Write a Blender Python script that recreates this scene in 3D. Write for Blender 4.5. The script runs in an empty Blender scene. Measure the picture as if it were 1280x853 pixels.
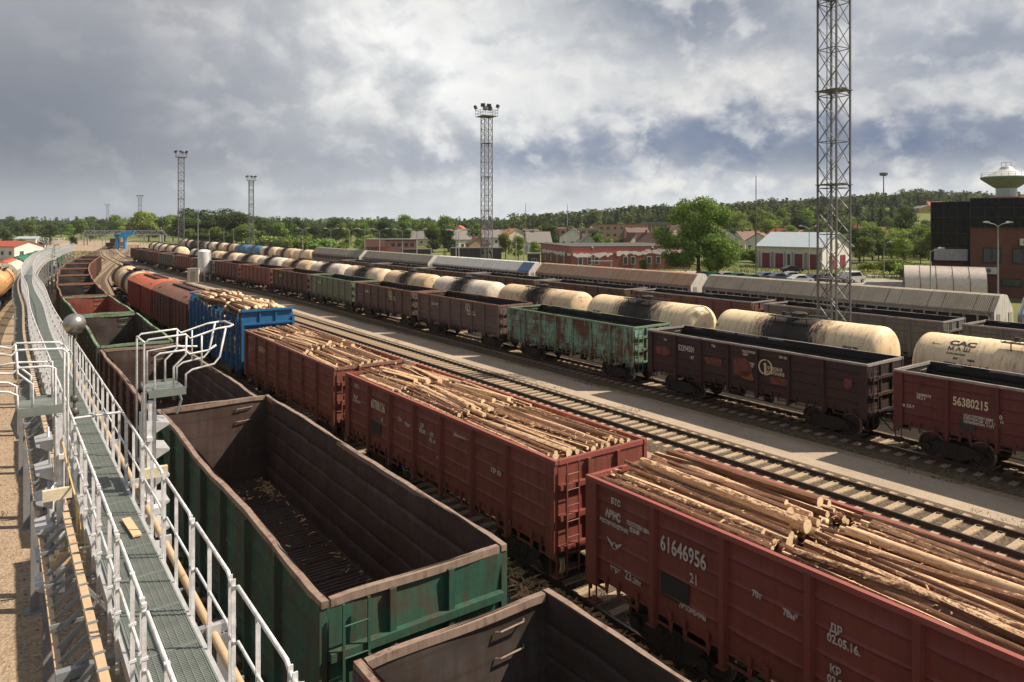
SUN_E, SKY_S, EXPO, HAZE = 5.0, 0.82, 0.62, 0.00007
import bpy, math, random
import numpy as np
from mathutils import Vector, Matrix
R = math.radians
random.seed(7)
sc = bpy.context.scene
COL = sc.collection
TH = R(35.7); CT, ST = math.cos(TH), math.sin(TH)
F, HOR, CH = 896.0, 281.0, 9.2          # focal length in photo pixels, horizon row, camera height

def W(p, q): return (p*CT - q*ST, p*ST + q*CT)
def lerp(a, b, t): return a + (b-a)*t
def sstep(a, b, x):
    t = min(1, max(0, (x-a)/(b-a))); return t*t*(3-2*t)
def ridge(u):
    xs = [-.35, -.12, .02, .15, .29, .49, .56, .64, .9, 1.4]
    hs = [0, 0, 2, 12, 17, 26, 31, 29, 26, 20]
    return float(np.interp(u, xs, hs))
def g(x, y):
    p = x*CT + y*ST
    h = -0.3 - 0.3*min(1, max(0, (p-14)/16))
    if y > 60:
        h += ridge(x/y) * sstep(300, 800, y)
    return h
def at(px, Y, dz=0):
    x = (px-640)/F*Y
    return Vector((x, Y, g(x, Y)+dz))

# ------------------------------------------------------------------ mesh builder
class MB:
    def __init__(s): s.v = []; s.f = []; s.m = []; s.T = None
    def add(s, vs, fs, m=0):
        o = len(s.v)
        if s.T is not None: vs = [tuple(s.T @ Vector(v)) for v in vs]
        s.v += [tuple(v) for v in vs]
        s.f += [tuple(i+o for i in f) for f in fs]
        s.m += [m]*len(fs)
        return s
    def box(s, x0, x1, y0, y1, z0, z1, m=0):
        v = [(x0,y0,z0),(x1,y0,z0),(x1,y1,z0),(x0,y1,z0),(x0,y0,z1),(x1,y0,z1),(x1,y1,z1),(x0,y1,z1)]
        return s.add(v, [(0,3,2,1),(4,5,6,7),(0,1,5,4),(1,2,6,5),(2,3,7,6),(3,0,4,7)], m)
    def cb(s, c, d, m=0, rz=0, ry=0, rx=0):
        M = Matrix.Translation(c) @ Matrix.Rotation(rz,4,'Z') @ Matrix.Rotation(ry,4,'Y') @ Matrix.Rotation(rx,4,'X')
        a,b,e = d[0]/2, d[1]/2, d[2]/2
        v = [M @ Vector(t) for t in [(-a,-b,-e),(a,-b,-e),(a,b,-e),(-a,b,-e),(-a,-b,e),(a,-b,e),(a,b,e),(-a,b,e)]]
        return s.add(v, [(0,3,2,1),(4,5,6,7),(0,1,5,4),(1,2,6,5),(2,3,7,6),(3,0,4,7)], m)
    def bar(s, a, b, w, h=None, m=0):
        a = Vector(a); b = Vector(b); h = h or w
        d = (b-a); L = d.length
        if L < 1e-6: return s
        d /= L
        up = Vector((0,0,1)) if abs(d.z) < .95 else Vector((0,1,0))
        x = d.cross(up).normalized(); z = x.cross(d)
        v = []
        for t in (a, b):
            for i, j in ((-1,-1),(1,-1),(1,1),(-1,1)): v.append(t + x*(w/2*i) + z*(h/2*j))
        return s.add(v, [(0,1,2,3),(7,6,5,4),(0,4,5,1),(1,5,6,2),(2,6,7,3),(3,7,4,0)], m)
    def tube(s, pts, r, n=8, m=0, cap=True):
        pts = [Vector(p) for p in pts]; N = len(pts)
        rs = r if isinstance(r, (list, tuple)) else [r]*N
        v = []; prev = None
        for i, p in enumerate(pts):
            d = (pts[min(i+1,N-1)] - pts[max(i-1,0)]).normalized()
            if prev is None:
                up = Vector((0,0,1)) if abs(d.z) < .9 else Vector((1,0,0))
                x = d.cross(up).normalized()
            else:
                x = (prev - d*prev.dot(d)).normalized()
            prev = x; y = d.cross(x)
            for k in range(n):
                a = 2*math.pi*k/n
                v.append(p + (x*math.cos(a) + y*math.sin(a))*rs[i])
        f = []
        for i in range(N-1):
            for k in range(n):
                k2 = (k+1) % n
                f.append((i*n+k, i*n+k2, (i+1)*n+k2, (i+1)*n+k))
        if cap: f.append(tuple(range(n-1,-1,-1))); f.append(tuple((N-1)*n+k for k in range(n)))
        return s.add(v, f, m)
    def lathe(s, prof, n=24, axis='Z', c=(0,0,0), m=0):
        v = []; c = Vector(c)
        for (r, t) in prof:
            for k in range(n):
                a = 2*math.pi*k/n; A, B = r*math.cos(a), r*math.sin(a)
                v.append(c + Vector({'Z':(A,B,t),'Y':(A,t,B),'X':(t,A,B)}[axis]))
        f = []
        for i in range(len(prof)-1):
            for k in range(n):
                k2 = (k+1) % n
                q = (i*n+k, i*n+k2, (i+1)*n+k2, (i+1)*n+k)
                f.append(q if axis != 'Y' else q[::-1])
        a = tuple(range(n-1,-1,-1)); b = tuple((len(prof)-1)*n+k for k in range(n))
        if prof[0][0] > 1e-4: f.append(a if axis != 'Y' else a[::-1])
        if prof[-1][0] > 1e-4: f.append(b if axis != 'Y' else b[::-1])
        return s.add(v, f, m)
    def prism(s, poly, h0, h1, axis='Y', m=0):
        n = len(poly)
        def P(a, b, t): return {'Y':(a,t,b),'X':(t,a,b),'Z':(a,b,t)}[axis]
        v = [P(a,b,h0) for a,b in poly] + [P(a,b,h1) for a,b in poly]
        f = [tuple(range(n)), tuple(range(2*n-1,n-1,-1))] + [(i,i+n,(i+1)%n+n,(i+1)%n) for i in range(n)]
        return s.add(v, f, m)
    def mesh(s, name, mats, smooth=False, fix=True):
        me = bpy.data.meshes.new(name)
        me.from_pydata(s.v, [], s.f)
        for m in (mats if isinstance(mats, (list,tuple)) else [mats]): me.materials.append(m)
        me.polygons.foreach_set('material_index', s.m)
        if fix:
            import bmesh
            bm = bmesh.new(); bm.from_mesh(me); bmesh.ops.recalc_face_normals(bm, faces=bm.faces); bm.to_mesh(me); bm.free()
        if smooth:
            me.polygons.foreach_set('use_smooth', [True]*len(me.polygons))
            if smooth != 'all':
                try: me.set_sharp_from_angle(angle=R(40))
                except Exception: pass
        me.update()
        return me
    def build(s, name, mats, parent=None, loc=None, rz=0, smooth=False, fix=True):
        return ob(name, s.mesh(name, mats, smooth, fix), parent, loc, rz)

def ob(name, me, parent=None, loc=None, rz=0):
    o = bpy.data.objects.new(name, me); COL.objects.link(o)
    if parent is not None: o.parent = parent
    if loc is not None: o.location = loc
    if rz: o.rotation_euler[2] = rz
    return o
def tag(o, label=None, cat=None, group=None, kind=None):
    if label: o['label'] = label
    if cat: o['category'] = cat
    if group: o['group'] = group
    if kind: o['kind'] = kind
    return o
def thing(name, label, cat, loc=(0,0,0), rz=0, group=None):
    o = bpy.data.objects.new(name, None); COL.objects.link(o)
    o.location = loc; o.rotation_euler[2] = rz; o.empty_display_size = .3
    return tag(o, label, cat, group)
def kids(o): return [c for c in bpy.data.objects if c.parent == o]
TREES = {}
def snap(root):
    """remember a finished thing as a tuple tree so that it copies quickly"""
    ch = {}
    for c in bpy.data.objects:
        if c.parent is not None: ch.setdefault(c.parent, []).append(c)
    def rec(o): return (o, [rec(c) for c in ch.get(o, [])])
    return rec(root)
def copy_snap(t, parent=None, swap=None):
    o, ch = t
    c = o.copy(); COL.objects.link(c); c.parent = parent
    if swap: reslot(c, swap)
    for k in ch: copy_snap(k, c, swap)
    return c
def reslot(c, swap):
    if c.type != 'MESH': return
    for s, m in zip(c.material_slots, c.data.materials):
        if m and m.name in swap:
            s.link = 'OBJECT'; s.material = swap[m.name]
def reslot_snap(t, swap):
    reslot(t[0], swap)
    for k in t[1]: reslot_snap(k, swap)

# ------------------------------------------------------------------ materials
class NG:
    def __init__(s, tree): s.t = tree; s.n = tree.nodes; s.l = tree.links
    def new(s, typ, **kw):
        n = s.n.new(typ)
        for k, v in kw.items(): setattr(n, k, v)
        return n
    def put(s, sock, v):
        if v is None: return
        if isinstance(v, bpy.types.NodeSocket): s.l.new(v, sock)
        else:
            if isinstance(v, (tuple, list)) and len(v) == 3 and sock.type == 'RGBA': v = (*v, 1)
            sock.default_value = v
    def math(s, op, a, b=None, c=None, clamp=False):
        n = s.new('ShaderNodeMath', operation=op); n.use_clamp = clamp
        for i, v in enumerate((a, b, c)): s.put(n.inputs[i], v)
        return n.outputs[0]
    def vmath(s, op, a, b=None):
        n = s.new('ShaderNodeVectorMath', operation=op)
        s.put(n.inputs[0], a); s.put(n.inputs[1], b)
        return n.outputs['Value'] if op in ('DOT_PRODUCT','LENGTH') else n.outputs['Vector']
    def mix(s, f, a, b, mode='MIX'):
        n = s.new('ShaderNodeMix', data_type='RGBA', blend_type=mode)
        s.put(n.inputs[0], f); s.put(n.inputs[6], a); s.put(n.inputs[7], b)
        return n.outputs[2]
    def ramp(s, f, stops, interp='LINEAR'):
        n = s.new('ShaderNodeValToRGB'); cr = n.color_ramp; cr.interpolation = interp
        while len(cr.elements) < len(stops): cr.elements.new(.5)
        for e, (p, c) in zip(cr.elements, stops):
            e.position = p; e.color = (c, c, c, 1) if isinstance(c, (int, float)) else (*c, 1)
        s.put(n.inputs[0], f); return n.outputs[0]
    def noise(s, vec, scale, detail=5, rough=.6, dist=0, out=0):
        n = s.new('ShaderNodeTexNoise'); s.put(n.inputs['Vector'], vec)
        n.inputs['Scale'].default_value = scale; n.inputs['Detail'].default_value = detail
        n.inputs['Roughness'].default_value = rough; n.inputs['Distortion'].default_value = dist
        return n.outputs[out]
    def voro(s, vec, scale, feature='F1', out='Distance', rand=1):
        n = s.new('ShaderNodeTexVoronoi', feature=feature); s.put(n.inputs['Vector'], vec)
        n.inputs['Scale'].default_value = scale; n.inputs['Randomness'].default_value = rand
        return n.outputs[out]
    def mapv(s, vec, loc=(0,0,0), scale=(1,1,1), rot=(0,0,0)):
        n = s.new('ShaderNodeMapping'); s.put(n.inputs[0], vec)
        n.inputs[1].default_value = loc; n.inputs[2].default_value = rot; n.inputs[3].default_value = scale
        return n.outputs[0]
    def coord(s, o='Object'): return s.new('ShaderNodeTexCoord').outputs[o]
    def sep(s, v):
        n = s.new('ShaderNodeSeparateXYZ'); s.put(n.inputs[0], v); return n.outputs
    def comb(s, x, y, z):
        n = s.new('ShaderNodeCombineXYZ'); s.put(n.inputs[0], x); s.put(n.inputs[1], y); s.put(n.inputs[2], z); return n.outputs[0]
    def bump(s, h, strength=.3, dist=.02):
        n = s.new('ShaderNodeBump'); n.inputs['Strength'].default_value = strength; n.inputs['Distance'].default_value = dist
        s.put(n.inputs['Height'], h); return n.outputs[0]
def mat_(name):
    m = bpy.data.materials.new(name); m.use_nodes = True
    G = NG(m.node_tree); b = m.node_tree.nodes['Principled BSDF']
    return m, G, b
def setb(G, b, col=None, rough=None, metal=None, nor=None, spec=None):
    if col is not None: G.put(b.inputs['Base Color'], col)
    if rough is not None: G.put(b.inputs['Roughness'], rough)
    if metal is not None: G.put(b.inputs['Metallic'], metal)
    if nor is not None: G.put(b.inputs['Normal'], nor)
    if spec is not None: G.put(b.inputs['Specular IOR Level'], spec)
def s2l(r, g_, b_):
    f = lambda c: ((c/255+.055)/1.055)**2.4 if c/255 > .04045 else c/255/12.92
    return (f(r), f(g_), f(b_))
MATS = {}
def plain(name, col, rough=.6, metal=0, var=.18, scale=3, bump=.15):
    if name in MATS: return MATS[name]
    m, G, b = mat_(name); v = G.coord()
    n = G.noise(v, scale, 6, .65); n2 = G.noise(v, scale*9, 4)
    dark = tuple(c*(1-var) for c in col); lite = tuple(min(1, c*(1+var)) for c in col)
    c = G.mix(G.ramp(n, [(.3,0),(.7,1)]), dark, lite)
    c = G.mix(G.math('MULTIPLY', G.ramp(n2, [(.45,0),(.75,1)]), var*1.2), c, tuple(c_*.45 for c_ in col))
    setb(G, b, c, rough, metal, G.bump(n2, bump, .01))
    MATS[name] = m; return m
def wagon(name, base, rust=.25, dirt=.35, fade=.25, rustc=(.13,.045,.02), dirtc=(.03,.024,.02), rough=.62, seed=0, fadec=None, zdirt=True, blot=2.2, seams=0):
    if name in MATS: return MATS[name]
    m, G, b = mat_(name)
    v = G.mapv(G.coord(), (seed*3.7, seed*5.1, seed*1.3))
    big = G.noise(v, .55, 5, .6); med = G.noise(v, blot, 7, .7, .4); fine = G.noise(v, 14, 5, .7)
    streak = G.noise(G.mapv(v, (0,0,0), (5,5,.35)), 1.6, 6, .7)
    col = G.mix(G.math('MULTIPLY', G.ramp(big, [(.35,0),(.7,1)]), fade), base, fadec or tuple(min(.8, c*1.5+.03) for c in base))
    col = G.mix(G.math('MULTIPLY', G.ramp(streak, [(.42,0),(.68,1)]), dirt), col, dirtc)
    rm = G.ramp(G.math('ADD', G.math('MULTIPLY', med, .7), G.math('MULTIPLY', streak, .3)), [(.62-.32*rust,0),(.70-.26*rust,1)])
    col = G.mix(G.math('MULTIPLY', rm, min(1, .35+rust)), col, G.mix(fine, rustc, tuple(c*.45 for c in rustc)))
    col = G.mix(G.math('MULTIPLY', G.ramp(fine, [(.55,0),(.8,1)]), .35*dirt), col, tuple(c*.5 for c in base))
    if zdirt:
        z = G.sep(G.coord())[2]
        zm = G.ramp(G.math('ADD', G.math('MULTIPLY', z, .5), G.math('MULTIPLY', med, .35)), [(.62,1),(1.05,0)])
        col = G.mix(G.math('MULTIPLY', zm, .55*dirt+.1), col, dirtc)
    if seams:
        zz_ = G.sep(G.coord())[2]; wv = G.math('ABSOLUTE', G.math('SUBTRACT', G.math('FRACT', G.math('MULTIPLY', G.math('ADD', zz_, .17), 1/.48)), .5))
        ln = G.math('MULTIPLY', G.ramp(wv, [(.0,1),(.035,0)]), G.ramp(streak, [(.35,.2),(.6,1)]))
        col = G.mix(G.math('MULTIPLY', ln, seams), col, rustc)
        hl = G.ramp(wv, [(.03,0),(.10,1)])
        col = G.mix(G.math('MULTIPLY', G.math('SUBTRACT', 1.0, hl), .35), col, dirtc)
    h = G.math('ADD', G.math('MULTIPLY', med, .6), G.math('MULTIPLY', fine, .3))
    setb(G, b, col, G.ramp(med, [(.3, rough-.1),(.7, min(1,rough+.2))]), 0, G.bump(h, .35, .012), .35)
    MATS[name] = m; return m

PAINT = plain('PAINT', (.2,.05,.04)); INNER = plain('INNER', (.05,.035,.03)); RIM = plain('RIM', (.25,.18,.15))
ST_DARK = wagon('running_gear', (.022,.019,.017), .25, .3, .3, seed=4, zdirt=False)
WHEEL = wagon('wheel_steel', (.035,.028,.024), .3, .3, .3, seed=5, zdirt=False)
TREAD = plain('wheel_tread', (.35,.34,.33), .3, .9)
WHITE_TXT = plain('lettering_white', (.50,.46,.43), .7, 0, .42, 9)
BLACK_TXT = plain('lettering_black', (.03,.028,.025), .7, 0, .3, 20)
GALV = plain('galvanised_steel', (.46,.46,.48), .45, .3, .14, 5, .08)
WHITE_STEEL = plain('pale_railing_paint', (.60,.60,.62), .5, .1, .3, 9, .12)
GRATE = plain('grating_steel', (.195,.22,.208), .5, .3, .2, 3)
CONC = plain('concrete', (.36,.33,.29), .9, 0, .2, 2)
SLEEPER = wagon('sleeper_concrete', (.35,.26,.175), .2, .6, .4, rustc=(.12,.08,.05), dirtc=(.10,.075,.055), rough=.9, seed=2, zdirt=False)
RAIL = plain('rail_steel', (.075,.048,.035), .55, .3, .3, 6)
RAILTOP = plain('rail_head', (.30,.29,.28), .3, .9, .1, 6)
GLASSD = plain('dark_glass', (.02,.023,.028), .08, 0, .2, 1, 0)
GLASSM = plain('window_glass', (.05,.06,.07), .12, 0, .3, .7, 0)

def ground_mat():
    m, G, b = mat_('yard_dirt')
    P = G.new('ShaderNodeNewGeometry').outputs['Position']
    big = G.noise(P, .09, 6, .6, .3); med = G.noise(P, .7, 7, .68); fine = G.noise(P, 9, 6, .75)
    peb = G.voro(P, 16); pc = G.voro(P, 16, out='Color')
    col = G.ramp(med, [(.25,(.21,.145,.095)),(.5,(.34,.24,.16)),(.75,(.46,.335,.23))])
    col = G.mix(G.math('MULTIPLY', G.ramp(big, [(.4,0),(.65,1)]), .6), col, (.18,.125,.085))
    col = G.mix(.5, col, G.ramp(fine, [(.25,(.06,.042,.028)),(.5,(.29,.215,.15)),(.75,(.56,.44,.32))]))
    col = G.mix(.28, col, G.mix(G.sep(pc)[0], (.07,.05,.04), (.50,.42,.33)))
    stain = G.ramp(G.noise(P, .35, 5, .7, .8), [(.58,0),(.72,1)])
    col = G.mix(G.math('MULTIPLY', stain, .5), col, (.06,.045,.035))
    # grass beyond the yard on both sides (p measured across the tracks)
    pp = G.vmath('DOT_PRODUCT', P, (CT, ST, 0))
    pn = G.math('ADD', pp, G.math('MULTIPLY', G.math('SUBTRACT', big, .5), 26))
    y = G.sep(P)[1]
    right = G.ramp(G.math('MULTIPLY', pn, .01), [(.62,0),(.66,1)])
    ln = G.math('ADD', G.math('MULTIPLY', G.math('SUBTRACT', big, .5), 40), pp)
    left = G.ramp(G.math('ADD', G.math('MULTIPLY', ln, -.01), .5), [(.61,0),(.66,1)])
    far = G.ramp(G.math('MULTIPLY', y, .001), [(.42,0),(.46,1)])
    gr = G.math('MAXIMUM', G.math('MAXIMUM', right, left), far)
    gcol = G.ramp(G.noise(P, .05, 8, .7), [(.3,(.07,.10,.025)),(.5,(.12,.14,.045)),(.68,(.24,.21,.08))])
    gcol = G.mix(.4, gcol, G.ramp(fine, [(.3,(.04,.06,.015)),(.7,(.16,.17,.06))]))
    weeds = G.math('MULTIPLY', G.ramp(G.noise(P, .5, 8, .75), [(.6,0),(.68,1)]), G.ramp(big, [(.42,0),(.6,.8)]))
    gr = G.math('MAXIMUM', gr, G.math('MULTIPLY', weeds, .6))
    col = G.mix(gr, col, gcol)
    h = G.math('ADD', G.math('MULTIPLY', fine, .6), G.math('MULTIPLY', peb, .5))
    setb(G, b, col, .95, 0, G.bump(h, .7, .05), .2)
    return m
def gravel_mat(name, a, bcol, sc_=14):
    m, G, b = mat_(name)
    P = G.new('ShaderNodeNewGeometry').outputs['Position']
    c = G.voro(P, sc_, out='Color'); d = G.voro(P, sc_); big = G.noise(P, .4, 6, .7)
    col = G.mix(G.sep(c)[0], a, bcol)
    col = G.mix(G.math('MULTIPLY', G.ramp(d, [(.0,0),(.6,1)]), .6), col, tuple(x*.25 for x in a))
    col = G.mix(G.math('MULTIPLY', G.ramp(big, [(.4,0),(.65,1)]), .65), col, (.09,.065,.045))
    setb(G, b, col, .95, 0, G.bump(d, .8, .05), .2)
    return m
GROUND = ground_mat(); BALLAST = gravel_mat('ballast_stone', (.10,.073,.052), (.30,.225,.155))

def log_mat(name, bark=.45):
    m, G, b = mat_(name)
    v = G.coord(); oi = G.new('ShaderNodeObjectInfo'); geo = G.new('ShaderNodeNewGeometry')
    rnd = G.math('FRACT', G.math('ADD', oi.outputs['Random'], G.math('MULTIPLY', geo.outputs['Random Per Island'], 7.31)))
    off = G.comb(G.math('MULTIPLY', rnd, 37), G.math('MULTIPLY', rnd, 91), 0)
    v = G.vmath('ADD', v, off)
    st = G.noise(G.mapv(v, scale=(12,1.6,12)), 2.2, 8, .75); fl = G.noise(G.mapv(v, scale=(5,2.2,5)), 2.6, 7, .8, .6)
    wood = G.ramp(st, [(.25,(.28,.125,.06)),(.5,(.60,.39,.235)),(.72,(.82,.65,.46))])
    brk = G.ramp(st, [(.25,(.045,.026,.02)),(.55,(.17,.085,.052)),(.8,(.36,.20,.13))])
    th = G.math('ADD', fl, G.math('MULTIPLY', G.math('SUBTRACT', rnd, 1-bark), .55))
    col = G.mix(G.ramp(th, [(.45,0),(.51,1)]), wood, brk)
    col = G.mix(G.ramp(G.voro(G.mapv(v, scale=(6,3,6)), 3.2), [(.10,.75),(.22,0)]), col, (.10,.05,.03))
    setb(G, b, col, .85, 0, G.bump(G.math('ADD', st, fl), .5, .02), .2)
    return m
LOGS = log_mat('pine_bark', .56)
LOGEND = plain('cut_wood', (.74,.56,.36), .8, 0, .25, 14)
BARKBIT = plain('bark_chips', (.50,.31,.16), .9, 0, .45, 5)

def leaf_mat(name, a, bcol, c3):
    m, G, b = mat_(name)
    geo = G.new('ShaderNodeNewGeometry'); oi = G.new('ShaderNodeObjectInfo')
    v = G.coord(); cl = G.noise(v, .35, 3, .6)
    f = G.math('ADD', G.math('MULTIPLY', geo.outputs['Random Per Island'], .55), G.math('MULTIPLY', cl, .45))
    col = G.ramp(f, [(.2,a),(.5,bcol),(.85,c3)])
    hs = G.new('ShaderNodeHueSaturation')
    G.put(hs.inputs['Hue'], G.math('ADD', .485, G.math('MULTIPLY', oi.outputs['Random'], .03)))
    G.put(hs.inputs['Value'], G.math('ADD', .75, G.math('MULTIPLY', oi.outputs['Random'], .5)))
    G.put(hs.inputs['Color'], col)
    setb(G, b, hs.outputs[0], .75, 0, None, .2)
    tr = G.new('ShaderNodeBsdfTranslucent'); G.l.new(hs.outputs[0], tr.inputs[0])
    mx = G.new('ShaderNodeMixShader'); mx.inputs[0].default_value = .3
    G.l.new(b.outputs[0], mx.inputs[1]); G.l.new(tr.outputs[0], mx.inputs[2])
    G.l.new(mx.outputs[0], G.n['Material Output'].inputs[0])
    return m
LEAF = leaf_mat('leaf_green', (.07,.12,.02), (.14,.21,.04), (.24,.31,.075))
LEAF_D = leaf_mat('leaf_dark', (.035,.058,.018), (.062,.10,.028), (.105,.145,.045))
LEAF_L = leaf_mat('leaf_light', (.12,.17,.03), (.21,.27,.055), (.30,.34,.10))
NEEDLE = leaf_mat('needle_green', (.038,.065,.028), (.066,.105,.042), (.11,.15,.06))
TRUNK = plain('tree_bark', (.09,.07,.05), .9, 0, .3, 4)
# ------------------------------------------------------------------ camera
cam = bpy.data.cameras.new('camera'); co = bpy.data.objects.new('camera', cam); COL.objects.link(co)
co.location = (0, 0, CH); co.rotation_euler = (R(90), 0, 0)
cam.sensor_width = 36; cam.lens = 36*F/1280; cam.shift_y = -(426.5-HOR)/1280
cam.clip_start = .1; cam.clip_end = 20000
sc.camera = co

# ------------------------------------------------------------------ paths of the tracks
class Path:
    def __init__(s, pts, off=0):
        P = [Vector((x, y, 0)) for x, y in pts]
        d = []
        for i in range(len(P)-1):
            a = P[max(i-1,0)]; b = P[i]; c = P[i+1]; e = P[min(i+2,len(P)-1)]
            n = max(4, int((c-b).length/1.0))
            for k in range(n):
                t = k/n
                # centripetal-free catmull rom with tangents scaled by chord
                L = (c-b).length
                m0 = (c-a).normalized()*L if i else (c-b)
                m1 = (e-b).normalized()*L if i+2 < len(P) else (c-b)
                h00 = 2*t**3-3*t*t+1; h10 = t**3-2*t*t+t; h01 = -2*t**3+3*t*t; h11 = t**3-t*t
                d.append(b*h00+m0*h10+c*h01+m1*h11)
        d.append(P[-1])
        if off:
            q = []
            for i, p in enumerate(d):
                t = (d[min(i+1,len(d)-1)]-d[max(i-1,0)]).normalized()
                q.append(p + Vector((t.y, -t.x, 0))*off)
            d = q
        s.d = d; s.s = [0]
        for i in range(1, len(d)): s.s.append(s.s[-1] + (d[i]-d[i-1]).length)
        s.L = s.s[-1]
    def at(s, t):
        import bisect
        i = max(1, min(len(s.d)-1, bisect.bisect_left(s.s, t)))
        a = (t-s.s[i-1])/(s.s[i]-s.s[i-1]+1e-9)
        return s.d[i-1].lerp(s.d[i], a) if 0 <= a <= 1 else s.d[i-1] + (s.d[i]-s.d[i-1])*a
    def dir(s, t): return (s.at(t+.3)-s.at(t-.3)).normalized()
    def place(s, t, half=4.33, dz=0.3):
        a, b = s.at(t-half), s.at(t+half); m = (a+b)/2; d = b-a
        return Vector((m.x, m.y, g(m.x, m.y)+dz)), math.atan2(-d.x, d.y)
    def pt(s, t, off=0, z=None, dz=0):
        p = s.at(t); d = s.dir(t)
        x, y = p.x + d.y*off, p.y - d.x*off
        return Vector((x, y, (g(x,y)+dz) if z is None else z))
Q0 = -16
pA = [W(5.25,Q0), W(5.25,4), W(5.27,22.4), (-16.7,32.3), (-24.2,43.2), (-31.2,53.0), (-38.2,63.2), (-46.0,75.4), (-54.1,88.6), (-62.0,102.5), (-82.3,142.3), (-118,214), (-158,294), (-200,374), (-290,560), (-400,800)]
pB = [W(12.52,Q0), W(12.52,30), W(12.52,60), W(12.5,82), (-48.5,90.2), (-58.5,106.5), (-70.5,127), (-99,183), (-126,238), (-190,362), (-280,560)]
pC = [W(32,Q0), W(32,60), W(32.3,90), W(31,130), W(29.8,165), W(29.6,195), W(31,240), W(36,300), W(44,380)]
pD = [W(24.6,Q0), W(24.6,60), W(24.2,100), W(22.8,130), W(22.8,165), W(24.5,200), W(28,260), W(36,340)]
PA, PB, PC, PD = Path(pA), Path(pB), Path(pC), Path(pD)
PE = Path([W(38,Q0), W(38,60), W(38.3,90), W(37.4,130), W(36.6,165), W(36.8,195), W(39,240), W(45,300), W(53,380)])
PF = Path([W(49.3,Q0), W(49.3,200), W(50,260), W(54,340)])
PG = Path([W(54.5,Q0), W(54.5,230), W(56,290)])
PZ = Path(pA, off=-7.6)
PW = Path(pA, off=-3.76)
GAUGE = .76+.035

# ------------------------------------------------------------------ ground
def make_ground():
    radii = [2, 4, 6, 8]
    r = 8
    while r < 9000: r *= 1.055; radii.append(r)
    angs = [-math.pi + 2*math.pi*i/300 for i in range(300)]
    v = [(0, 0, g(0, 0))]; f = []
    for r in radii:
        for a in angs:
            x, y = r*math.sin(a), r*math.cos(a); v.append((x, y, g(x, y)))
    n = len(angs)
    for k in range(n): f.append((0, 1+k, 1+(k+1) % n))
    for i in range(len(radii)-1):
        for k in range(n):
            k2 = (k+1) % n; a = 1+i*n; b = a+n
            f.append((a+k, b+k, b+k2, a+k2))
    m = MB(); m.add(v, f)
    o = m.build('ground', GROUND, smooth='all')
    tag(o, kind='structure')
make_ground()

def ribbon(name, path, s0, s1, offs, zs, mat, step=2.0, kind='structure', parent=None, m=None):
    own = m is None
    m = m or MB(); v = []; f = []; n = int((s1-s0)/step)+1; k = len(offs)
    for i in range(n):
        s = s0 + (s1-s0)*i/(n-1)
        for o_, z in zip(offs, zs):
            v.append(path.pt(s, o_, dz=z))
    for i in range(n-1):
        for j in range(k-1): f.append((i*k+j, (i+1)*k+j, (i+1)*k+j+1, i*k+j+1))
    m.add(v, f)
    if own:
        o = m.build(name, mat, parent); 
        if kind: tag(o, kind=kind)
        return o
for nm, P, s1, h in (('ballast',PA,400,.12),('ballast',PB,400,.12),('ballast',PC,330,.12),('ballast',PD,330,.12),('ballast',PE,330,.115),('ballast',PF,300,.11),('ballast',PG,280,.105),('ballast',PZ,400,.11)):
    ribbon(nm, P, 0, s1, (-2.35,-1.6,1.6,2.35), (-.05,h,h,-.05), BALLAST)

pm_, G_, b_ = mat_('service_path_dust')
P_ = G_.new('ShaderNodeNewGeometry').outputs['Position']
n1_ = G_.noise(P_, .5, 7, .7); n2_ = G_.noise(P_, 14, 5, .7); n3_ = G_.noise(P_, 1.8, 6, .75, .6)
c_ = G_.ramp(n1_, [(.3,(.26,.20,.15)),(.55,(.35,.28,.215)),(.75,(.42,.345,.27))])
c_ = G_.mix(G_.math('MULTIPLY', G_.ramp(n3_, [(.55,0),(.70,1)]), .6), c_, (.16,.12,.09))
c_ = G_.mix(.22, c_, G_.ramp(n2_, [(.3,(.12,.09,.07)),(.7,(.60,.52,.42))]))
setb(G_, b_, c_, .93, 0, G_.bump(n2_, .35, .015), .2)
ribbon('service_path', PC, 0, 150, (-5.35,-2.75), (.035,.035), pm_)
def sleeper_mesh():
    m = MB(); L = 1.35
    m.prism([(-.14,0),(.14,0),(.115,.18),(-.115,.18)], -L, L, 'X')
    for s in (-1, 1):
        for t in (-1, 1): m.cb((s*.76+t*.13, 0, .195), (.09,.12,.04), 1)
    return m.mesh('sleeper', [SLEEPER, ST_DARK])
SLM = sleeper_mesh()
def rail_mesh(path, s0, s1, off, step=2.0):
    prof = [(-.065,.0),(.065,.0),(.012,.03),(.012,.125),(.036,.135),(.036,.17),(-.036,.17),(-.036,.135),(-.012,.125),(-.012,.03)]
    m = MB(); v = []; f = []; mi = []
    n = int((s1-s0)/step)+1; k = len(prof)
    for i in range(n):
        s = s0+(s1-s0)*i/(n-1)
        p = path.pt(s, off, dz=.13); d = path.dir(s)
        for (a, b) in prof: v.append((p.x+d.y*a, p.y-d.x*a, p.z+b))
    for i in range(n-1):
        for j in range(k):
            j2 = (j+1) % k
            m2 = 1 if j == 5 else 0
            f.append((i*k+j, i*k+j2, (i+1)*k+j2, (i+1)*k+j)); mi.append(m2)
    m.v = v; m.f = f; m.m = mi
    return m
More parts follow.
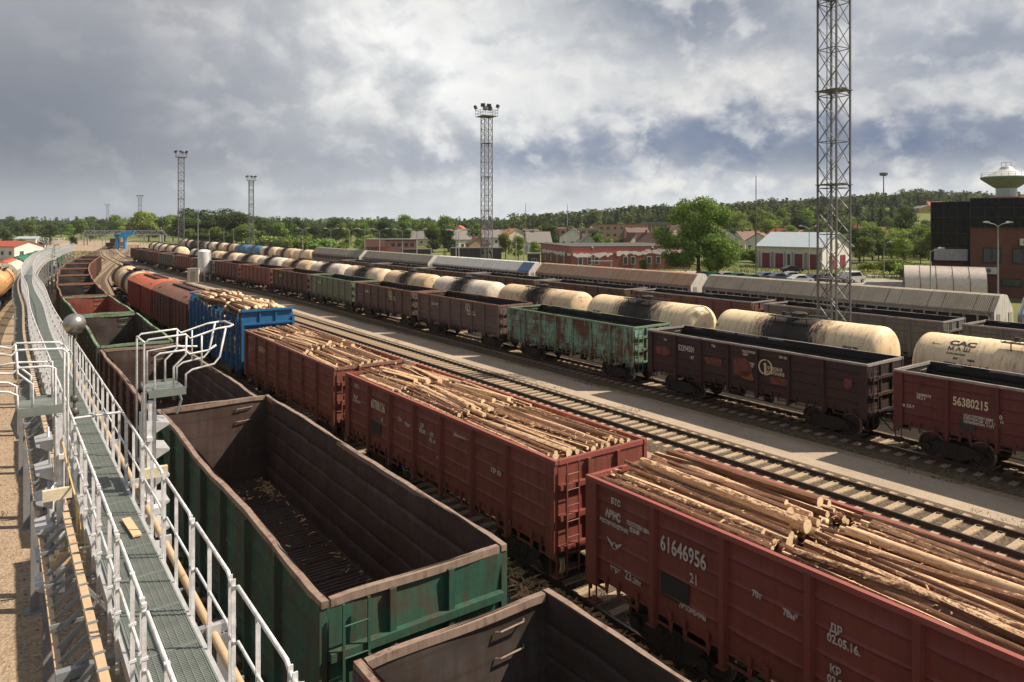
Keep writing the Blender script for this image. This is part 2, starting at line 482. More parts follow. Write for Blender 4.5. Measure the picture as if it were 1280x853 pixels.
def track(label, path, s0, s1, sl0, nparts=100, sl1=None):
    t = thing('railway_track', label, 'railway track', path.pt(s0+20, 0, dz=0))
    T0 = t.matrix_basis.inverted() if False else Matrix.Translation(-Vector(t.location))
    for s in (-1, 1):
        m = rail_mesh(path, s0, s1, s*GAUGE); m.v = [tuple(Vector(v)-t.location) for v in m.v]
        m.build('rail', [RAIL, RAILTOP], t)
    k = 0; st = MB(); s = sl0; sl1 = sl1 or s1
    while s < sl1:
        p = path.pt(s, 0, dz=-.02); d = path.dir(s); rz = math.atan2(-d.x, d.y)
        if k < nparts:
            o = ob('sleeper', SLM, t, p - t.location, rz + random.uniform(-.012,.012))
        else:
            c, e = math.cos(rz), math.sin(rz)
            for x0, x1 in ((-1.35, 1.35),):
                st.cb(p - t.location + Vector((0,0,.085)), (2.7,.26,.19), 0, rz=rz)
        k += 1; s += .60
    if st.v: tag(st.build('sleeper', [SLEEPER], t), kind='stuff')
    return t
track('track under the empty open wagons beside the grey walkway', PA, 0, 400, 14)
track('track under the log wagons and boxcars between the two open-wagon rows', PB, 0, 400, 10, 60)
track('empty track with pale sleepers running beside the log wagons', PD, 0, 330, 18)
track('track under the long line of dark open wagons in the middle', PC, 0, 330, 16)
track('track under the cream tank wagons', PE, 0, 330, 20, 30, 120)
track('track under the farther grey and brown open wagons', PF, 0, 300, 40, 0, 60)
track('track under the long roofed wagons and farthest tanks', PG, 0, 280, 40, 0, 60)
track('leftmost track curving past the grey walkway', PZ, 0, 400, 60, 60, 200)

# ------------------------------------------------------------------ wagon parts
def bogie_meshes():
    m = MB()
    for s in (-1, 1):
        x = s*1.02
        poly = [(-1.25,.48),(-1.1,.62),(-.55,.78),(.55,.78),(1.1,.62),(1.25,.48),(1.1,.38),(.8,.42),(.42,.2),(-.42,.2),(-.8,.42),(-1.1,.38)]
        m.prism(poly, x-.07, x+.07, 'X')
        m.prism([(-.3,.36),(.3,.36),(.36,.68),(-.36,.68)], x+s*.075, x+s*.09, 'X')
        for yy in (-.17, 0, .17):
            pts = [(x+s*.05+.055*math.cos(a*1.05), yy+.055*math.sin(a*1.05), .26+a*.013) for a in range(0, 30)]
            m.tube(pts, .016, 4)
        for yy in (-.925, .925):
            m.lathe([(.13,-.11),(.15,-.08),(.15,.08),(.11,.12)], 12, 'X', (x+s*.08, yy, .475))
    m.box(-.95,.95,-.2,.2,.38,.8)
    m.lathe([(.2,.8),(.2,.93)], 12, 'Z')
    for yy in (-.45,.45): m.bar((-.85,yy,.45),(.85,yy,.45),.09)
    bog = m.mesh('bogie', [ST_DARK])
    m = MB()
    for s in (-1, 1):
        prof = [(.0,-.09),(.11,-.09),(.12,-.03),(.38,-.02),(.40,-.065),(.475,-.065),(.478,.03),(.505,.035),(.505,.068),(.40,.068),(.38,.02),(.12,.04),(.11,.09),(0,.09)]
        m.lathe([(r, -s*t) for r, t in prof], 22, 'X', (s*.80,0,0))
    for k, f in enumerate(m.f):
        c = [sum(m.v[i][j] for i in f)/len(f) for j in range(3)]
        rr = math.hypot(c[1], c[2])
        if rr > .468: m.m[k] = 1
    m.tube([(-.95,0,0),(.95,0,0)], .085, 10)
    whl = m.mesh('wheelset', [WHEEL, TREAD])
    return bog, whl
BOG, WHL = bogie_meshes()
def add_bogies(root, half=4.33):
    for s in (1, -1):
        b = ob('bogie', BOG, root, (0, s*half, 0))
        for y in (-.925, .925): ob('wheelset', WHL, b, (0, y, .505))
def coupler_mesh():
    m = MB()
    m.bar((0,0,1.06),(0,.5,1.06),.16,.2)
    m.prism([(-.2,.45),(.2,.45),(.24,.72),(.06,.6),(-.02,.76),(-.24,.8)], .92, 1.2, 'Z')
    m.tube([(.35,-.05,1.0),(.42,.2,.85),(.35,.45,.55),(.22,.66,.62)], .03, 6)
    return m.mesh('coupler', [ST_DARK])
CPL = coupler_mesh()
def add_couplers(root, y=6.38):
    for s in (1, -1): ob('coupler', CPL, root, (0, s*y, 0), 0 if s > 0 else math.pi)
def underframe(root, L=6.3, brake=True):
    m = MB()
    m.box(-.28,.28,-L,L,.96,1.30); m.box(-.42,.42,-L,L,1.27,1.3)
    for y in (-L+.1,-4.33,-2.6,-.87,.87,2.6,4.33,L-.1): m.bar((-1.42,y,1.12),(1.42,y,1.12),.12,.2)
    if brake:
        m.lathe([(.0,-.45),(.18,-.4),(.2,-.3),(.2,.3),(.18,.4),(0,.45)], 14, 'Y', (-.75,.9,.86))
        m.lathe([(.0,-.2),(.17,-.18),(.17,.2),(0,.22)], 14, 'Y', (-.6,-.9,.8))
        m.tube([(-.95,-3.2,.72),(-.95,3.2,.72)], .022, 6); m.tube([(.9,-5,.7),(.9,5,.7)], .03, 6)
        for y in (-3.1,-2.1,-1.3,1.6,2.4,3.2): m.bar((-.9,y,.7),(-.9,y,1.1),.04)
    return m.build('underframe', [ST_DARK], root)

def text_mesh(txt, size, mat, bold=0.0, align='LEFT', sx=1, wrap=None):
    cu = bpy.data.curves.new('lettering', 'FONT'); cu.body = txt; cu.size = size; cu.align_x = align
    cu.offset = bold; cu.resolution_u = 3; cu.space_line = .95; cu.extrude = 0.0
    o = bpy.data.objects.new('lettering', cu); COL.objects.link(o)
    dg = bpy.context.evaluated_depsgraph_get(); dg.update()
    me = bpy.data.meshes.new_from_object(o.evaluated_get(dg))
    bpy.data.objects.remove(o); bpy.data.curves.remove(cu)
    me.materials.clear(); me.materials.append(mat)
    for v in me.vertices: v.co.x *= sx
    if wrap:
        Rr, phi0 = wrap
        for v in me.vertices:
            ph = phi0 + v.co.y/Rr
            v.co = (v.co.x, Rr*math.sin(ph), Rr*math.cos(ph))
    return me
MLEFT = Matrix(((0,0,-1,0),(-1,0,0,0),(0,1,0,0),(0,0,0,1)))   # text on the side facing the camera
def side_text(root, txt, y, z, size, mat=None, x=-1.552, bold=.006, sx=1):
    o = ob('lettering', text_mesh(txt, size, mat or WHITE_TXT, bold, sx=sx), root)
    o.matrix_basis = Matrix.Translation((x, y, z)) @ MLEFT
    return o

POSTS = (-4.35,-2.61,-.87,.87,2.61,4.35)
def gondola(top=3.48, seed=0, bent=0.0, near=True):
    rnd = random.Random(seed)
    H0 = 1.3; HL = 6.39; HW = 1.5
    root = thing('open_wagon', None, 'open wagon')
    # floor with hatch doors
    m = MB(); m.box(-HW+.02,HW-.02,-HL+.05,HL-.05,1.3,1.36)
    for k in range(14):
        y = -6.05 + k*.93
        m.box(-1.4,-.12,y-.4,y+.4,1.36,1.385); m.box(.12,1.4,y-.4,y+.4,1.36,1.385)
        for j in range(6): m.box(-1.36,-.16,y-.37+j*.14,y-.33+j*.14,1.385,1.41); m.box(.16,1.36,y-.37+j*.14,y-.33+j*.14,1.385,1.41)
    m.box(-.1,.1,-HL+.05,HL-.05,1.36,1.47)
    m.build('floor', [INNER], root)
    levels = [H0 + (top-H0)*t for t in (.2,.4,.6,.8)]
    zs = set([H0, top] + [H0+(top-H0)*k_/16 for k_ in range(17)])
    for l_ in levels:
        zs = {z_ for z_ in zs if abs(z_-l_) > .045 or z_ in (H0, top)} | {l_-.04, l_-.018, l_, l_+.018, l_+.04}
    zs = sorted(zs)
    ny, nz = 92, len(zs)-1
    for s in (-1, 1):
        m = MB(); V = [[], []]
        ph = [rnd.uniform(0, 6.28) for _ in range(6)]
        for i in range(ny+1):
            y = -HL + 2*HL*i/ny
            # distance to nearest post: panels bulge between the posts
            edges = (-HL,)+POSTS+(HL,)
            for a, b in zip(edges[:-1], edges[1:]):
                if a <= y <= b+1e-6: t = (y-a)/(b-a); break
            for j in range(nz+1):
                z = zs[j]
                em = sum(math.exp(-((z-l)/.02)**2) for l in levels)*.040*min(1, min(t,1-t)*9)
                d = (.016+bent*.5)*math.sin(t*math.pi)*math.sin(z*2.1+ph[0]+y*.3) + bent*.6*math.sin(y*2.3+ph[1])*math.sin(z*3+ph[2])*math.sin(t*math.pi)
                x = s*(HW + em + d)
                V[0].append((x, y, z)); V[1].append((x - s*.035, y, z))
        k = nz+1; n0 = (ny+1)*k
        fo = []; fi = []
        for i in range(ny):
            for j in range(nz):
                a = i*k+j
                fo.append((a, a+k, a+k+1, a+1)); fi.append((n0+a, n0+a+1, n0+a+k+1, n0+a+k))
        if s < 0: fo = [f[::-1] for f in fo]; fi = [f[::-1] for f in fi]
        m.add(V[0]+V[1], fo, 0); m.f += fi; m.m += [1]*len(fi)
        # bottom sill and inner edge
        m.box(min(s*(HW-.06),s*(HW+.02)), max(s*(HW-.06),s*(HW+.02)), -HL, HL, H0-.06, H0-.001, 0)
        w = m.build('side_wall', [PAINT, INNER], root, fix=False, smooth=True)
        for y in POSTS:
            p = MB()
            x0, x1 = HW-.015, HW+.115
            zz0 = 1.0
            p.prism([(s*x0,-.085),(s*x0,.085),(s*x1,.055),(s*x1,-.055)], zz0, top-.09, 'Z')
            p.cb((s*(x1-.02), 0, zz0-.02), (.14,.2,.03))
            p.build('side_post', [PAINT], w, (0,y,0))
        for y, sg in ((-HL,1),(HL,-1)):
            p = MB()
            p.prism([(s*(HW-.01),0),(s*(HW-.01),sg*.34),(s*(HW+.10),sg*.34),(s*(HW+.10),0)], 1.08, top-.09, 'Z')
            p.build('corner_post', [PAINT], w, (0,y,0))
        # hatch latches under the sill
        p = MB()
        for dy in (-.28,.28):
            p.prism([(dy-.06,H0-.06),(dy+.06,H0-.06),(dy+.03,H0-.26),(dy-.02,H0-.30)], s*(HW+.03)-.01, s*(HW+.03)+.01, 'X')
            p.cb((s*(HW+.05), dy, H0+.05), (.05,.09,.16))
        p.bar((s*(HW+.05),-.3,H0-.2),(s*(HW+.05),.3,H0-.2),.04)
        lm = p.mesh('hatch_latch', [PAINT])
        for kk in range(14): ob('hatch_latch', lm, w, (0,-6.05+kk*.93,0))
    for e in (-1, 1):
        m = MB(); Y = e*(HL-.02)
        nn = 16; V = [[],[]]
        for i in range(nn+1):
            x = -HW+2*HW*i/nn
            for j in range(nn+1):
                z = H0+(top-H0)*j/nn
                d = (bent*.8)*math.sin(x*2+seed)*math.sin(z*3.1+e)
                V[0].append((x, Y+d, z)); V[1].append((x, Y-e*.035+d, z))
        k = nn+1; n0 = k*k; fo=[]; fi=[]
        for i in range(nn):
            for j in range(nn):
                a = i*k+j; fo.append((a,a+1,a+k+1,a+k)); fi.append((n0+a,n0+a+k,n0+a+k+1,n0+a+1))
        if e < 0: fo=[f[::-1] for f in fo]; fi=[f[::-1] for f in fi]
        m.add(V[0]+V[1], fo, 0); m.f += fi; m.m += [1]*len(fi)
        w = m.build('end_wall', [PAINT, INNER], root, fix=False)
        p = MB()
        for zz in (H0+.04, H0+(top-H0)*.36, H0+(top-H0)*.70):
            p.prism([(0,-.07),(e*.13,-.05),(e*.13,.05),(0,.07)] if e>0 else [(0,-.07),(0,.07),(e*.13,.05),(e*.13,-.05)], -HW+.03, HW-.03, 'X') if False else p.box(-HW+.03,HW-.03,min(Y,Y+e*.13),max(Y,Y+e*.13),zz-.06,zz+.06)
        p.build('end_beam', [PAINT], w)
        for x in (-.5,.5):
            p = MB(); p.box(x-.05,x+.05,min(Y,Y+e*.09),max(Y,Y+e*.09),H0,top-.1); p.build('end_post', [PAINT], w)
        p = MB()
        for xx in (-1.3,-.92):
            p.box(xx-.02,xx+.02,min(Y+e*.14,Y+e*.17),max(Y+e*.14,Y+e*.17),.75,top-.06)
        for kk in range(7):
            zz = .85+kk*(top-1.0)/6.5
            p.tube([(-1.3,Y+e*.16,zz),(-.92,Y+e*.16,zz)], .014, 5)
        p.cb((-1.42,Y-e*.1,.62),(.24,.32,.03)); p.bar((-1.5,Y,.62),(-1.5,Y,1.2),.03); p.bar((-1.5,Y-e*.24,.62),(-1.5,Y-e*.24,1.2),.03)
        p.build('ladder', [PAINT], w)
        p = MB()
        for zz in (top-.3, top-.68):
            p.tube([(.55,Y-e*.04,zz),(.6,Y-e*.1,zz+.01),(1.0,Y-e*.1,zz+.03),(1.05,Y-e*.04,zz+.03)], .016, 5)
        p.build('grab_iron', [RIM], w)
    # top rim
    m = MB(); pts = []
    def rimz(x, y): return bent*.5*math.sin(y*1.1+seed*2)+bent*.3*math.sin(y*4.1+x)
    def rimx(s, y): return s*(HW+.005) + bent*.8*math.sin(y*.8+seed+s)
    for s in (-1, 1):
        n = 26; V=[]; f=[]
        for i in range(n+1):
            y = -HL-.02+(2*HL+.04)*i/n; xx = rimx(s,y); zz = rimz(s,y) if 0<i<n else 0
            if i in (0,n): xx = s*(HW+.005)
            for a, b in ((-.03,-.1),(.075,-.1),(.075,0),(-.03,0)): V.append((xx+(a if s > 0 else -a), y, top+b+zz))
        for i in range(n):
            for j in range(4): f.append((i*4+j, i*4+(j+1)%4, (i+1)*4+(j+1)%4, (i+1)*4+j))
        f += [(0,3,2,1),(n*4,n*4+1,n*4+2,n*4+3)]
        mt = m; mt.add(V, f, 0)
    for e in (-1, 1):
        n = 10; V=[]; f=[]
        for i in range(n+1):
            x = -(HW-.06)+2*(HW-.06)*i/n; zz = (bent*.4*math.sin(x*2.1+seed+e) if 0<i<n else 0)
            for a, b in ((-.03,-.12),(.07,-.12),(.07,-.004),(-.03,-.004)) if e > 0 else ((-.07,-.12),(.03,-.12),(.03,-.004),(-.07,-.004)): V.append((x, e*(HL-.06)+a, top+b+zz))
        for i in range(n):
            for j in range(4): f.append((i*4+j, i*4+(j+1)%4, (i+1)*4+(j+1)%4, (i+1)*4+j))
        f += [(0,3,2,1),(n*4,n*4+1,n*4+2,n*4+3)]
        m.add(V, f, 0)
    m.build('top_rim', [RIM], root)
    underframe(root); add_bogies(root); add_couplers(root)
    return root
# ------------------------------------------------------------------ other wagon types
def tank_mat(name, base, stain, seed, swide=.9, rust=.15):
    m, G, b = mat_(name); v = G.mapv(G.coord(), (seed*2.3, seed*4.1, seed))
    o = G.sep(G.coord())
    n = G.noise(v, 1.3, 7, .7); fine = G.noise(v, 9, 6, .75); spl = G.noise(v, 26, 3, .6)
    st = G.noise(G.mapv(v, scale=(1.2, 4.5, .7)), 1.5, 6, .7)
    big = G.noise(v, .5, 3)
    col = G.mix(G.ramp(big, [(.35,0),(.7,1)]), base, tuple(min(.85,c*1.12) for c in base))
    col = G.mix(G.math('MULTIPLY', G.ramp(st, [(.50,0),(.70,1)]), .7), col, (.30,.19,.11))
    col = G.mix(G.math('MULTIPLY', G.ramp(G.math('ADD', G.math('MULTIPLY', n, .6), G.math('MULTIPLY', fine, .4)), [(.60-.25*rust,0),(.68-.2*rust,1)]), .5+rust), col, (.20,.09,.04))
    # spilled oil around the filling dome
    ay = G.math('ABSOLUTE', G.math('ADD', o[1], math.sin(seed*3.1)*.35))
    d = G.math('SUBTRACT', swide, ay)
    d = G.math('ADD', d, G.math('MULTIPLY', G.math('SUBTRACT', st, .5), 3.6))
    d = G.math('ADD', d, G.math('MULTIPLY', G.math('SUBTRACT', fine, .5), 1.2))
    d = G.math('ADD', d, G.math('MULTIPLY', G.math('SUBTRACT', n, .5), .8))
    sm = G.ramp(d, [(.0,0),(.35,1)])
    d2 = G.math('ADD', d, .75); sp = G.math('MULTIPLY', G.ramp(d2, [(.0,0),(.4,1)]), G.ramp(spl, [(.53,0),(.58,1)]))
    sm = G.math('MULTIPLY', G.math('MAXIMUM', sm, G.math('MULTIPLY', sp, .8)), stain)
    hal = G.math('MULTIPLY', G.ramp(G.math('ADD', d, .9), [(.0,0),(.9,1)]), stain*.6)
    col = G.mix(hal, col, (.17,.105,.06))
    col = G.mix(sm, col, G.mix(fine, (.008,.007,.008), (.028,.02,.017)))
    setb(G, b, col, G.mix(sm, (.55,.55,.55), (.62,.62,.62)), 0, G.bump(fine, .15, .01), .4)
    return m
CREAM = (.68,.54,.35)
TK = [tank_mat('tank_cream_stained', CREAM, .97, 1, 1.75), tank_mat('tank_cream_clean', (.69,.55,.36), .25, 2, .2, .05),
      tank_mat('tank_ochre_stained', (.58,.44,.28), .97, 3, 1.2, .3), tank_mat('tank_pale_stained', (.60,.54,.45), .95, 4, 1.3, .2),
      tank_mat('tank_black', (.05,.045,.045), .9, 5, 3), tank_mat('tank_blue', (.05,.17,.30), .5, 6, .3, .2), tank_mat('tank_cream_streaked', (.60,.48,.33), .97, 7, 1.9, .3)]
TANKP = plain('TANKP', CREAM)
def tank_wagon():
    root = thing('tank_wagon', None, 'tank wagon')
    Rr, L, zc = 1.5, 5.35, 2.62
    m = MB(); prof = []
    for i in range(9):
        a = math.pi/2*(1-i/8); prof.append((Rr*math.cos(a)**.85 if i else 0.0, -(L-.55)-.55*math.sin(a)))
    body = [(Rr, -4.0+8.0*i/16) for i in range(17)]
    prof2 = prof + body + [(r, -t) for r, t in prof[::-1]]
    m.lathe(prof2, 40, 'Y', (0,0,zc))
    m.build('tank', [TANKP], root, smooth='all')
    for y in (-4.55,-2.25,2.25,4.55):
        m = MB(); w = .05 if abs(y) < 3 else .03
        m.lathe([(Rr+.001,y-w),(Rr+.014,y-w),(Rr+.014,y+w),(Rr+.001,y+w)], 40, 'Y', (0,0,zc)); m.f = [f for f in m.f if len(f) == 4]; m.m = [0]*len(m.f)
        m.build('tank_strap', [TANKP], root)
    m = MB(); m.lathe([(.42,zc+Rr-.12),(.42,zc+Rr+.16),(.46,zc+Rr+.17),(.46,zc+Rr+.23),(.25,zc+Rr+.30),(0,zc+Rr+.31)], 18)
    for k in range(6):
        a = k*1.05; m.cb((.46*math.cos(a),.46*math.sin(a),zc+Rr+.2), (.08,.08,.14), rz=a)
    m.lathe([(.12,zc+Rr-.05),(.12,zc+Rr+.2),(0,zc+Rr+.21)], 10, 'Z', (.1,1.1,0))
    m.build('filling_dome', [ST_DARK], root)
    m = MB()
    for s in (-1,1):
        m.box(min(s*.62,s*1.0),max(s*.62,s*1.0),-1.35,1.35,zc+Rr+.02,zc+Rr+.06)
        for k in range(10): m.bar((s*.62,-1.3+k*.29,zc+Rr+.07),(s*1.0,-1.3+k*.29,zc+Rr+.07),.03)
        m.tube([(s*1.02,-1.35,zc+Rr+.06),(s*1.02,-1.35,zc+Rr+.2),(s*1.02,1.35,zc+Rr+.2),(s*1.02,1.35,zc+Rr+.06)], .02, 5)
        m.bar((s*.9,-1,zc+1.1),(s*.9,-1,zc+Rr+.05),.04); m.bar((s*.9,1,zc+1.1),(s*.9,1,zc+Rr+.05),.04)
    m.build('top_platform', [ST_DARK], root)
    m = MB()
    for s in (-1,1):
        p = []
        for k in range(8):
            a = math.pi/2*k/7; p.append((s*(Rr+.14)*math.sin(a*.97+.03), 0, zc+(Rr+.14)*math.cos(a*.97+.03)))
        p.append((s*(Rr+.14),0,1.2))
        for dy in (-.2,.2): m.tube([(x,y+dy,z) for x,y,z in p], .02, 5)
        for k in range(len(p)-1):
            for t in (0,.5):
                q = Vector(p[k]).lerp(Vector(p[k+1]), t); m.tube([(q.x,-.2,q.z),(q.x,.2,q.z)], .013, 4)
        for k in range(4): m.tube([(s*(Rr+.14),-.2,1.3+k*.32),(s*(Rr+.14),.2,1.3+k*.32)], .013, 4)
    m.build('ladder', [ST_DARK], root)
    m = MB()
    m.box(-.28,.28,-5.45,5.45,.94,1.24)
    for y in (-4.0, 4.0):
        m.prism([(-1.25,1.7),(-1.3,1.25),(1.3,1.25),(1.25,1.7),(.8,1.25),(-.8,1.25)], y-.35, y+.35, 'Y')
        m.box(-1.35,1.35,y-.5,y+.5,1.18,1.27)
    for e in (-1,1): m.box(-1.45,1.45,min(e*5.3,e*5.5),max(e*5.3,e*5.5),1.0,1.24)
    m.tube([(-1.38,-5.4,1.05),(-1.38,5.4,1.05)], .03, 5); m.tube([(1.38,-5.4,1.05),(1.38,5.4,1.05)], .03, 5)
    for y in (-1.5,1.5): m.lathe([(0,-.4),(.2,-.36),(.2,.36),(0,.4)], 12, 'Y', (-.8,y,.8))
    m.build('underframe', [ST_DARK], root)
    add_bogies(root, 3.9); add_couplers(root, 5.48)
    return root

def boxcar():
    root = thing('boxcar', None, 'boxcar')
    HL, HW, z0, z1 = 6.9, 1.5, 1.25, 3.55
    m = MB(); m.box(-HW,HW,-HL,HL,z0,z1)
    for s in (-1,1):
        for k in range(12):
            y = -6.75+k*1.227
            if abs(y) > 1.3: m.box(min(s*HW,s*(HW+.055)),max(s*HW,s*(HW+.055)),y-.05,y+.05,z0-.03,z1-.02)
        for zz in (1.6,2.1,2.7,3.2):
            for a,b in ((-6.9,-1.4),(1.4,6.9)): m.box(min(s*HW,s*(HW+.025)),max(s*HW,s*(HW+.025)),a,b,zz-.02,zz+.02)
        m.box(min(s*HW,s*(HW+.06)),max(s*HW,s*(HW+.06)),-HL,HL,z1-.08,z1+.02)
        m.box(min(s*(HW-.1),s*(HW+.04)),max(s*(HW-.1),s*(HW+.04)),-HL,HL,z0-.12,z0-.001)
    for e in (-1,1):
        for x in (-1.4,-.5,.5,1.4): m.box(x-.05,x+.05,min(e*HL,e*(HL+.06)),max(e*HL,e*(HL+.06)),z0,z1)
    m.build('body', [PAINT], root)
    for s in (-1,1):
        m = MB(); x0,x1 = (s*HW+s*.03, s*HW+s*.09)
        m.box(min(x0,x1),max(x0,x1),-1.2,1.2,z0+.02,z1-.1)
        for y in (-1.1,-.55,0,.55,1.1): m.box(min(x1,x1+s*.03),max(x1,x1+s*.03),y-.04,y+.04,z0+.05,z1-.15)
        for zz in (1.6,2.4,3.1): m.box(min(x1,x1+s*.02),max(x1,x1+s*.02),-1.18,1.18,zz-.03,zz+.03)
        d = m.build('sliding_door', [PAINT], root)
        m = MB(); m.box(min(s*HW,s*(HW+.13)),max(s*HW,s*(HW+.13)),-1.4,3.4,z1-.12,z1-.05)
        m.build('door_track', [ST_DARK], root)
    m = MB(); prof = []
    for i in range(17):
        a = -1+2*i/16; prof.append((a*(HW+.10), z1+.03+.62*(1-abs(a)**2.2)))
    poly = prof + [(HW+.10, z1-.03), (-HW-.10, z1-.03)]
    m.prism(poly, -HL-.06, HL+.06, 'Y')
    for k in range(13):
        y = -HL+.3+k*1.1
        m.tube([(a, y, b+.008) for a,b in prof], .018, 4)
    m.build('roof', [RIM], root, smooth=True)
    m = MB()
    for s in (-1,1): m.box(min(s*.30,s*.52),max(s*.30,s*.52),-3.6,3.6,z1+.69,z1+.72)
    for k in range(9): m.box(-.52,.52,-3.5+k*.86,-3.44+k*.86,z1+.55,z1+.69)
    m.build('roof_walkway', [ST_DARK], root)
    for y in (-5.0,5.0):
        for s in (-1,1):
            m = MB(); m.cb((s*.95,y,z1+.47), (.5,.6,.08), ry=s*.42); m.build('roof_hatch', [RIM], root)
    m = MB()
    for e in (-1,1):
        for x in (.85,1.25): m.box(x-.02,x+.02,min(e*(HL+.1),e*(HL+.13)),max(e*(HL+.1),e*(HL+.13)),.8,z1)
        for k in range(8): m.tube([(.85,e*(HL+.12),.9+k*.35),(1.25,e*(HL+.12),.9+k*.35)], .014, 4)
    m.build('ladder', [ST_DARK], root)
    underframe(root, 6.8); add_bogies(root, 4.9); add_couplers(root, 6.9)
    return root

def log_car():
    root = thing('log_carrier_wagon', None, 'log wagon')
    HL, HW = 6.45, 1.5; top = 4.42
    m = MB(); m.box(-HW,HW,-HL,HL,1.15,1.4)
    for k in range(12): m.box(-HW-.02,HW+.02,-6.1+k*1.1,-5.95+k*1.1,1.05,1.43)
    m.build('deck', [PAINT], root)
    for e in (-1,1):
        w = None
        m = MB(); Y = e*HL
        ys = (min(Y-e*.02,Y+e*.05), max(Y-e*.02,Y+e*.05))
        m.prism([(-HW,1.4),(HW,1.4),(HW,3.8),(HW-.14,top),(-HW+.14,top),(-HW,3.8)], ys[0], ys[1], 'Y')
        w = m.build('end_bulkhead', [PAINT], root)
        m = MB()
        for zz in (1.5,2.15,2.8,3.62,top-.05): m.box(-HW+.02,HW-.02,min(Y+e*.05,Y+e*.2),max(Y+e*.05,Y+e*.2),zz-.06,zz+.06)
        for x in (-1.42,1.42): m.box(x-.07,x+.07,min(Y+e*.052,Y+e*.22),max(Y+e*.052,Y+e*.22),1.2,3.9)
        for x in (-.45,.45): m.box(x-.04,x+.04,min(Y+e*.052,Y+e*.14),max(Y+e*.052,Y+e*.14),1.45,top-.1)
        m.build('bulkhead_frame', [PAINT], w)
    k = 0
    for s in (-1,1):
        for i in range(12):
            y = -6.0+i*1.09
            m = MB(); m.prism([(s*(HW-.02),y-.14),(s*(HW-.02),y+.14),(s*(HW+.12),y+.10),(s*(HW+.12),y-.10)], 1.0, 3.95, 'Z')
            m.prism([(s*(HW-.02),y-.03),(s*(HW-.02),y+.03),(s*(HW+.05),y+.03),(s*(HW+.05),y-.03)], 3.952, 4.2, 'Z')
            m.build('stanchion', [PAINT], root)
    underframe(root, 6.4); add_bogies(root); add_couplers(root, 6.5)
    return root

def corr_mat(name, a, bcol, rust, freq=6.0):
    m, G, b = mat_(name); v = G.coord(); n = G.noise(v, .8, 7, .7); st = G.noise(G.mapv(v, scale=(.5,5,.5)), 1.4, 6, .7); f = G.noise(v, 12, 5, .7)
    w = G.new('ShaderNodeTexWave'); w.wave_type='BANDS'; w.bands_direction='Y'; w.inputs['Scale'].default_value = freq/2; w.inputs['Distortion'].default_value = .0
    G.put(w.inputs[0], v)
    col = G.mix(G.ramp(n, [(.3,0),(.7,1)]), a, bcol)
    col = G.mix(G.math('MULTIPLY', G.ramp(st, [(.62-.3*rust,0),(.74-.2*rust,1)]), .8), col, (.27,.12,.05))
    col = G.mix(G.math('MULTIPLY', G.ramp(f, [(.5,0),(.8,1)]), .3), col, (.07,.06,.05))
    setb(G, b, col, .6, .1, G.bump(w.outputs[1], .9, .05), .3)
    return m
RG = [corr_mat('roof_grey_corrugated', (.20,.175,.14), (.29,.26,.21), .2), corr_mat('roof_rusty_corrugated', (.26,.20,.15), (.33,.27,.22), .75, 2.6),
      corr_mat('roof_white_corrugated', (.50,.50,.48), (.60,.60,.58), .2, 3), corr_mat('roof_olive_corrugated', (.23,.21,.17), (.30,.28,.24), .25), corr_mat('roof_blue_grey', (.22,.29,.34), (.30,.36,.40), .1, 4)]
WALLG = wagon('carrier_side', (.30,.28,.24), .3, .5, .3, seed=9)
WALLW = wagon('carrier_end', (.52,.50,.46), .25, .35, .3, seed=10)
def carrier():
    root = thing('roofed_carrier_wagon', None, 'covered wagon')
    HL, HW = 11.9, 1.55; ze, zt = 3.66, 4.86
    sec = [(-HW,ze),(-HW+.05,ze+.12),(-.55,zt-.08),(0,zt),(.55,zt-.08),(HW-.05,ze+.12),(HW,ze)]
    m = MB(); poly = sec + [(HW,ze-.05),(-HW,ze-.05)]
    m.prism(poly, -HL, HL, 'Y')
    for k in range(25): m.tube([(a_, -HL+.25+k*.975, b_+.004) for a_, b_ in sec], .016, 5)
    m.build('roof', [RIM], root)
    m = MB()
    for e in (-1,1):
        m.prism([(-HW,1.1),(HW,1.1),(HW,ze-.055),(-HW,ze-.055)], min(e*(HL-.3),e*(HL-.2)), max(e*(HL-.3),e*(HL-.2)), 'Y')
        m.prism(sec, min(e*(HL+.002),e*(HL+.05)), max(e*(HL+.002),e*(HL+.05)), 'Y')
        m.box(-HW,HW,min(e*(HL+.002),e*(HL+.05)),max(e*(HL+.002),e*(HL+.05)),1.1,ze-.001)
        w_ = m.build('end_wall', [WALLW], root); m = MB()
        for x in (-.95,.95):
            MB().box(x-.25,x+.25,min(e*(HL+.052),e*(HL+.08)),max(e*(HL+.052),e*(HL+.08)),2.0,3.6).build('end_hatch', [WALLG], w_)
    for s in (-1,1):
        m = MB(); x = s*HW
        def bx(y0,y1,z0,z1,d=.06): m.box(min(x,x-s*d),max(x,x-s*d),y0,y1,z0,z1)
        bx(-HL,HL,ze-.18,ze-.052); bx(-HL,HL,2.65,2.8); bx(-HL,HL,1.1,1.9); 
        for k in range(29):
            y = -HL+.1+k*(2*HL-.2)/28
            bx(y-.06,y+.06,1.9,ze-.17,.08)
        m.box(min(x-s*.12,x-s*.15),max(x-s*.12,x-s*.15),-HL,HL,1.9,2.65)
        m.build('lattice_side', [WALLG], root)
        m = MB(); m.box(min(x-s*.10,x-s*.12),max(x-s*.10,x-s*.12),-HL+.1,HL-.1,2.82,ze-.2); m.build('side_mesh', [ST_DARK], root)
    m = MB(); m.box(-HW+.1,HW-.1,-HL+.1,HL-.1,1.0,1.15); m.build('underframe', [ST_DARK], root)
    add_bogies(root, 8.5); add_couplers(root, 11.95)
    return root
HOPW = wagon('hopper_side', (.52,.48,.42), .2, .3, .3, seed=12)
